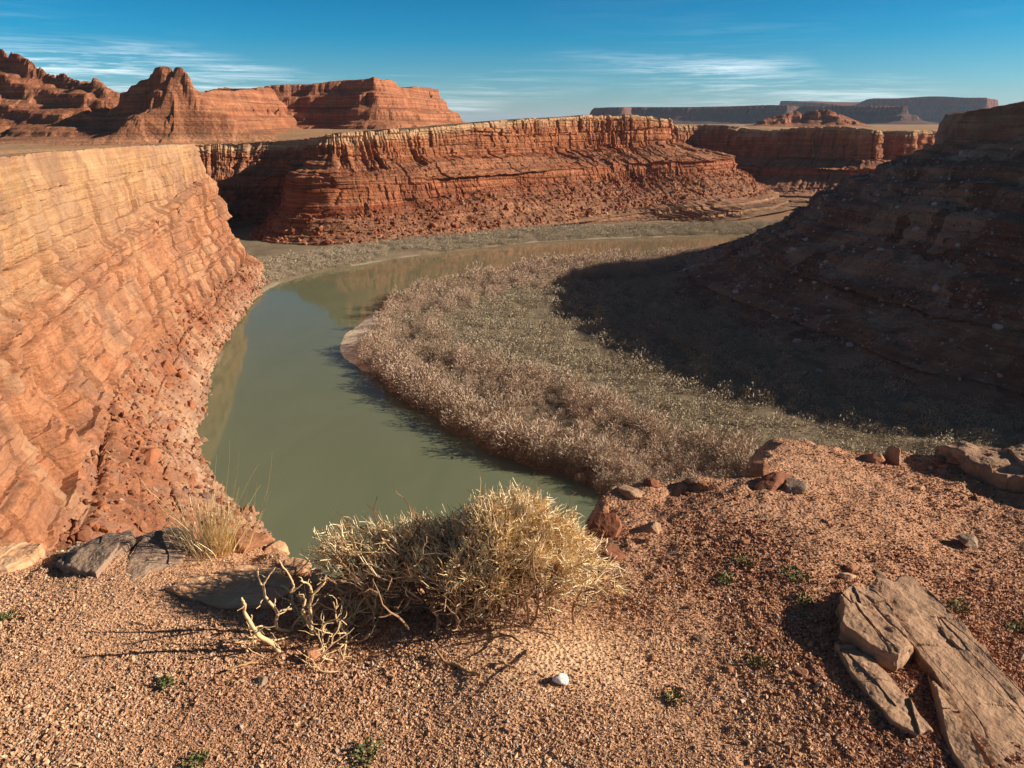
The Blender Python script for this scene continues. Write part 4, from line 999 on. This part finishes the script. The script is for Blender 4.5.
# ---- small green plants
m_green = twig_mat('green_leaf', [(0, hexc(52, 66, 34)), (0.5, hexc(74, 92, 46)), (1, hexc(104, 120, 62))], 0.7)
def weed(px, py, wpx, label, seed, n=90):
    rr = np.random.default_rng(seed); b = hit_fg(px, py); b[2] = float(zfg(b[0], b[1], True)); dist = np.linalg.norm(b - EYE); w = wpx / FPX * dist / 2
    a = rr.uniform(0, 2 * math.pi, n); rad = w * np.sqrt(rr.uniform(0, 1, n)) * (0.7 + 0.3 * np.cos(a * 2 + seed))
    c = np.stack([rad * np.cos(a), rad * np.sin(a) * 0.8, rr.uniform(0.002, 0.018, n)], 1)
    d = unit(np.stack([np.cos(a), np.sin(a), rr.uniform(0.1, 1.2, n)], 1) + rr.normal(size=(n, 3)) * 0.4)
    L = rr.uniform(0.006, 0.014, n)[:, None]; sd = unit(np.cross(d, rr.normal(size=(n, 3)))) * L * 0.32
    V = np.stack([c, c + d * L * .5 + sd, c + d * L, c + d * L * .5 - sd], 1).reshape(-1, 3)
    F = np.arange(4 * n).reshape(n, 4)
    root = empty('green_weed', b); tag(root, label, 'plant')
    link('leaf', np_mesh('leaf', V, F, m_green), root)['kind'] = 'stuff'
    ns = 10; stm = np.zeros((ns, 3)); P, _ = curved(stm, np.stack([np.cos(np.arange(ns) * .63), np.sin(np.arange(ns) * .63), np.full(ns, .25)], 1), np.full(ns, w * .8), 4, rr, 0.15)
    v, f = tubes(P, 0.001, 0.0006, 3); link('stem', np_mesh('stem', v, f, m_green), root)
for a in [(744, 563, 26, 'small dark green plant nearest the bush on the right hand gravel', 1), (796, 579, 36, 'widest flat green plant on the right hand gravel, of two tufts', 2), (804, 602, 22, 'greyish green plant just below the widest green plant', 3), (726, 581, 22, 'faint olive plant below left of the dark green plant', 4),
          (958, 608, 26, 'green plant above the long slab', 5), (1019, 630, 26, 'green plant cut by the right edge of the picture', 6), (758, 664, 22, 'green plant left of the blocky rock shadow', 7), (168, 686, 20, 'bright green plant in the branch shadows at lower left', 8), (672, 698, 24, 'sparse olive plant low on the gravel right of the white stone', 9), (366, 757, 38, 'dark green plant at the bottom edge of the picture', 10), (197, 762, 20, 'tiny green plant at the bottom left', 11), (8, 619, 16, 'faint green plant by the left edge', 12)]:
    weed(*a, n=int(60 + a[2] * 3))

# ================================================================== shrubs on the flood plain
def shrub_proto(seed, h, w, n, bw, leafy=0.0):
    rr = np.random.default_rng(seed)
    a = rr.uniform(0, 2 * math.pi, n); q = np.sqrt(rr.uniform(0, 1, n))
    s = np.stack([q * w * .40 * np.cos(a), q * w * .40 * np.sin(a), rr.uniform(0.0, 0.84, n) * h * (1 - 0.55 * q * q)], 1)
    d = unit(np.stack([np.cos(a) * q * 0.75, np.sin(a) * q * 0.75, np.full(n, 0.7)], 1) + rr.normal(size=(n, 3)) * 0.55)
    L = (rr.uniform(0.10, 0.24, n) * h)[:, None]
    sd = unit(np.cross(d, rr.normal(size=(n, 3)))) * (bw * rr.uniform(0.6, 1.3, n))[:, None]
    m = s + d * L * 0.55
    V = np.stack([s, m + sd, s + d * L, m - sd], 1)
    V[:, 2, 2] = np.minimum(V[:, 2, 2], h * 1.08)
    return V.reshape(-1, 3), np.arange(4 * n).reshape(n, 4)
def shrub_mat(name, stops):
    g = NG(name); c = g.ramp(g.island(), stops)
    oi = g.N('ShaderNodeObjectInfo').outputs['Random']
    pp = g.N('ShaderNodeNewGeometry').outputs['Position']
    c = g.mix(g.rng(g.noise(pp, 0.07, 4, 0.6), 0.35, 0.65, 0, 0.55), c, hexc(160, 146, 122))
    c = g.mix(g.m('MULTIPLY', oi, 0.25), c, hexc(176, 138, 104))
    return g.out(c, 0.9, None, 0.1)
m_tam = shrub_mat('tamarisk_twig', [(0, hexc(160, 136, 118)), (0.5, hexc(192, 166, 144)), (1, hexc(214, 190, 168))])
m_sage = shrub_mat('sage_leaf', [(0, hexc(140, 130, 108)), (0.5, hexc(170, 158, 134)), (1, hexc(192, 178, 154))])
rr = np.random.default_rng(90)
hillfoot = [(420, 300), (205, 372), (140, 330), (100, 300), (72, 250), (70, 200), (88, 150), (118, 110), (160, 80)]
def jgrid(x0, x1, y0, y1, sp):
    X, Y = np.meshgrid(np.arange(x0, x1, sp), np.arange(y0, y1, sp))
    X = X + rr.uniform(-.45, .45, X.shape) * sp; Y = Y + rr.uniform(-.45, .45, Y.shape) * sp
    return X.ravel(), Y.ravel()
def fl(x, y): 
    sd = water_sd(x, y); return sd, floor_z(sd + 1.6 * fbm(x / 9, y / 9, seed=5, octv=4), x, y)
barm = lambda x, y: (x > -62) & (x < -40.3) & (y > 165) & (y < 242)
inner_poly = np.array([(-60, 262), (-20, 330), (60, 330), (130, 320), (90, 260), (90, 200), (110, 140), (150, 90), (150, 55), (30, 60), (-10, 100), (-70, 200)], float)
X, Y = jgrid(-80, 150, 70, 345, 2.05)
sd, zz = fl(X, Y)
inn = inpoly(X, Y, inner_poly) & (sd > 0.8)
clump = fbm(X / 11, Y / 11, seed=200, octv=3)
row = vn((sd + 3 * clump) / 7.5, Y / 70, seed=201)
bank = sstep(34, 24, sd + 5 * clump)
tall = inn & (rr.uniform(size=X.shape) < bank * np.maximum(np.clip(0.85 + 0.6 * row, 0.12, 1), sstep(8, 5, sd))) & ~barm(X, Y)
sage = inn & ~tall & (rr.uniform(size=X.shape) < np.clip(0.85 + 0.6 * clump, 0.35, 1.0)) & (sd > 8)
tx, ty, tz, ts = X[tall], Y[tall], zz[tall], np.clip(1.0 + 0.42 * row[tall] + 0.25 * clump[tall] + rr.normal(0, .24, tall.sum()), .45, 1.9) * 1.15 * (0.85 + 0.25 * sstep(14, 3, sd[tall]))
gx_, gy_, gz_, gs = X[sage], Y[sage], zz[sage], np.clip(rr.lognormal(0.08, .48, sage.sum()), .35, 2.6)
X, Y = jgrid(-125, 330, 225, 450, 1.8)
sd, zz = fl(X, Y)
outer = (sd > 1.2) & ~inpoly(X, Y, inner_poly) & ((Y > 345) | (X < -60)) & (sd < 34) & (X > -118)
far_ok = rr.uniform(size=X.shape) < np.clip(0.8 + 0.6 * fbm(X / 14, Y / 14, seed=203, octv=3), .3, 1)
flat = outer & far_ok
gx_ = np.concatenate([gx_, X[flat]]); gy_ = np.concatenate([gy_, Y[flat]]); gz_ = np.concatenate([gz_, zz[flat]]); gs = np.concatenate([gs, np.clip(rr.lognormal(.35, .3, flat.sum()), .5, 2.4)])

TAMP = [shrub_proto(700 + i, 4.0, 4.2, 700, 0.034) for i in range(7)]
order = np.argsort(np.hypot(tx, ty)); N_IND = 300
tam_me = [np_mesh('tamarisk_shrub', v, f, m_tam) for v, f in TAMP]
for k, i in enumerate(order[:N_IND]):
    o = link('tamarisk_shrub', tam_me[k % 7], loc=(tx[i], ty[i], tz[i] - .1)); s = float(ts[i])
    o.scale = (s, s, s * float(rr.uniform(.85, 1.15))); o.rotation_euler = (0, 0, float(rr.uniform(0, 6.28)))
    tag(o, 'feathery tan tamarisk shrub at the near end of the riverside thicket', 'shrub', 'tamarisk shrubs at the near end of the thicket')
def mass(xs_, ys_, zs_, ss, protos, name, mat, label):
    Vs, Fs, off = [], [], 0
    for k in range(len(protos)):
        idx = np.arange(len(xs_)) % len(protos) == k
        if not idx.any(): continue
        v, f = protos[k]; m = idx.sum(); a = rr.uniform(0, 6.28, m); ca, sa = np.cos(a), np.sin(a); s = ss[idx]
        q = np.stack([(v[None, :, 0] * ca[:, None] - v[None, :, 1] * sa[:, None]) * s[:, None] + xs_[idx][:, None], (v[None, :, 0] * sa[:, None] + v[None, :, 1] * ca[:, None]) * s[:, None] + ys_[idx][:, None], v[None, :, 2] * (s * rr.uniform(.85, 1.15, m))[:, None] + zs_[idx][:, None] - .1], -1)
        Vs.append(q.reshape(-1, 3)); Fs.append((f[None] + (np.arange(m) * len(v))[:, None, None]).reshape(-1, 4) + off); off += m * len(v)
    return tag(link(name, np_mesh(name, np.vstack(Vs), np.vstack(Fs), mat)), label, 'shrubs', kind='stuff')
rest = order[N_IND:]
TAMF = [shrub_proto(720 + i, 4.0, 4.2, 320, 0.050) for i in range(7)]
mass(tx[rest], ty[rest], tz[rest], ts[rest], TAMF, 'tamarisk_thicket', m_tam, 'tan tamarisk thicket following the inner bank further round the bend')
SAGE = [shrub_proto(740 + i, 1.5, 2.5, 110, 0.05) for i in range(6)]
mass(gx_, gy_, gz_, gs, SAGE, 'sagebrush', m_sage, 'grey olive sagebrush scattered over the valley floor')
print('shrubs', len(tx), len(gx_))

# ================================================================== boulders on the slopes
S.view_layers[0].update()
dg = bpy.context.evaluated_depsgraph_get()
def hit(px, py):
    d = Vector(ray(px, py)).normalized(); o = Vector(EYE) + d * 30.0
    ok, loc, nor, idx, ob, mt = S.ray_cast(dg, o, d)
    return (loc, ob) if ok else (None, None)
m_pale = stone_mat('pale_boulder', hexc(164, 152, 140), hexc(186, 176, 164), 0.8, 0.4, hexc(110, 98, 88))
m_tal = stone_mat('talus_boulder', hexc(148, 90, 60), hexc(160, 104, 72), 0.8, 0.5)
BP = [rock_mesh('slope_boulder', m_pale, (1, .8, .6), 800 + i, 2, 7, 0.12) for i in range(5)]
rr = np.random.default_rng(95)
pale_px = [(626, 287), (701, 294), (656, 305), (751, 286), (826, 262), (773, 316), (796, 309), (806, 320), (819, 325), (833, 330), (836, 322), (794, 378), (804, 373), (819, 371), (806, 240), (673, 276), (686, 271), (862, 213), (916, 229), (794, 250), (822, 265), (847, 289), (884, 300), (871, 313), (888, 339), (796, 342), (777, 318), (997, 327), (932, 316), (937, 288), (958, 245), (885, 386), (967, 420), (942, 364), (898, 207), (842, 246), (980, 300), (760, 268), (850, 345), (905, 262), (736, 292), (880, 250), (815, 283), (860, 330)]
for k, (px, py) in enumerate(pale_px):
    loc, ob = hit(px, py)
    if loc is None or ob.name.split('.')[0] not in ('right_hillside', 'floodplain', 'sagebrush'): continue
    dist = (loc - Vector(EYE)).length; s = float(np.exp(rr.normal(math.log(3.8), .45))) / FPX * dist
    o = link('slope_boulder', BP[k % 5], loc=loc); o.scale = (s, s, s); o.rotation_euler = (rr.uniform(-.4, .4), rr.uniform(-.4, .4), rr.uniform(0, 6.3))
    tag(o, 'pale boulder lying on the shaded slope at right', 'boulder', 'pale boulders scattered over the shaded slope')
TP = [rock_mesh('talus_boulder', m_tal, (1, .85, .75), 820 + i, 3, 12) for i in range(6)]
def talus(px, py, wpx, label, group=None, k=0):
    loc, ob = hit(px, py)
    if loc is None or ob.name.split('.')[0] != 'near_cliff': return
    s = wpx / FPX * (loc - Vector(EYE)).length
    o = link('talus_boulder', TP[k % 6], loc=loc); o.scale = (s, s, s); o.rotation_euler = (rr.uniform(-.5, .5), rr.uniform(-.5, .5), rr.uniform(0, 6.3))
    tag(o, label, 'boulder', group)
talus(147, 456, 26, 'biggest reddish boulder on the talus above the river at left', k=1)
talus(166, 370, 20, 'rounded boulder on the upper talus near the pale waterline strip', k=2)
talus(178, 376, 18, 'angular boulder just below the rounded talus boulder', k=3)
n_ = 0
for _ in range(900):
    if n_ >= 110: break
    px = 90 + 150 * rr.uniform(); py = 545 - 250 * rr.uniform()
    if px > 195 + (py < 330) * 60 or px < 75 + (545 - py) * 0.42: continue
    loc, ob = hit(px, py)
    if loc is None or ob.name.split('.')[0] != 'near_cliff' or loc.z > 17: continue
    s = float(np.exp(rr.normal(math.log(5.0), .4))) / FPX * (loc - Vector(EYE)).length
    o = link('talus_boulder', TP[n_ % 6], loc=loc); o.scale = (s, s, s); o.rotation_euler = (rr.uniform(-.5, .5), rr.uniform(-.5, .5), rr.uniform(0, 6.3))
    tag(o, 'small orange boulder among the rubble at the foot of the left cliff', 'boulder', 'rubble boulders at the foot of the left cliff'); n_ += 1

# rubble: the uncountable broken rock of the talus slopes
def rubble(name, V, zone, z0, z1, n, med, mat, label, zmax=18, seed=4):
    r = np.random.default_rng(seed)
    A = V[:-1, :-1]; ar = np.linalg.norm(np.cross(V[1:, :-1] - A, V[:-1, 1:] - A), axis=-1)
    zz = zone[:-1, :-1]; w = ar * (zz > z0) * (zz < z1) * (A[..., 2] > 0.1) * (0.25 + np.clip(fbm(A[..., 0] / 8, A[..., 1] / 8, A[..., 2] / 8, seed=seed), 0, 2))
    idx = r.choice(w.size, n, p=w.ravel() / w.sum())
    P0 = A.reshape(-1, 3)[idx] + r.normal(size=(n, 3)) * 0.1
    size = np.clip(np.exp(r.normal(math.log(med), 0.55, n)), med * .3, med * 4)
    V0, F0 = ICOS[0]
    protos = np.stack([V0 * r.uniform(0.65, 1.2, (12, 1)) for _ in range(24)])
    sc = np.stack([r.uniform(0.8, 1.4, n), r.uniform(0.7, 1.1, n), r.uniform(0.5, 0.9, n)], 1) * size[:, None]
    Q = np.einsum('nij,nkj->nki', quat_rot(n, r), protos[r.integers(0, 24, n)] * sc[:, None, :]) + P0[:, None, :]
    Fa = (F0[None] + (np.arange(n) * 12)[:, None, None]).reshape(-1, 3)
    tag(link(name, np_mesh(name, Q.reshape(-1, 3), Fa, mat)), label, 'rubble', kind='stuff')
def rub_mat(name, stops):
    g = NG(name); c = g.ramp(g.island(), stops)
    return g.out(c, 0.92, g.bump(g.noise(g.obj(), 3, 4, 0.7), 0.5, 0.2), 0.1)
m_rub = rub_mat('near_rubble', [(0, hexc(112, 70, 52)), (0.4, hexc(146, 96, 68)), (0.75, hexc(162, 114, 82)), (0.92, hexc(120, 96, 84)), (1, hexc(190, 158, 128))])
m_rubf = rub_mat('far_rubble', [(0, hexc(100, 54, 36)), (0.5, hexc(146, 84, 54)), (0.9, hexc(154, 98, 68)), (1, hexc(172, 132, 100))])
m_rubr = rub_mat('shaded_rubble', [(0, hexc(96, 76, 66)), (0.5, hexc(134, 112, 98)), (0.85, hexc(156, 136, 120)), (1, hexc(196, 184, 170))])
rubble('talus_rubble', V_near, Z_near, 0.79, 1.0, 15000, 0.24, m_rub, 'orange rubble covering the talus at the foot of the left cliff', seed=4)
rubble('far_rubble', V_far, Z_far, 0.455, 0.56, 8000, 0.50, m_rubf, 'red rubble on the talus below the far cliff', seed=5)
rubble('hillside_rubble', V_right, Z_right, 0.38, 0.90, 22000, 0.27, m_rubr, 'grey brown rubble over the shaded hillside', seed=6)
print('talus', n_)
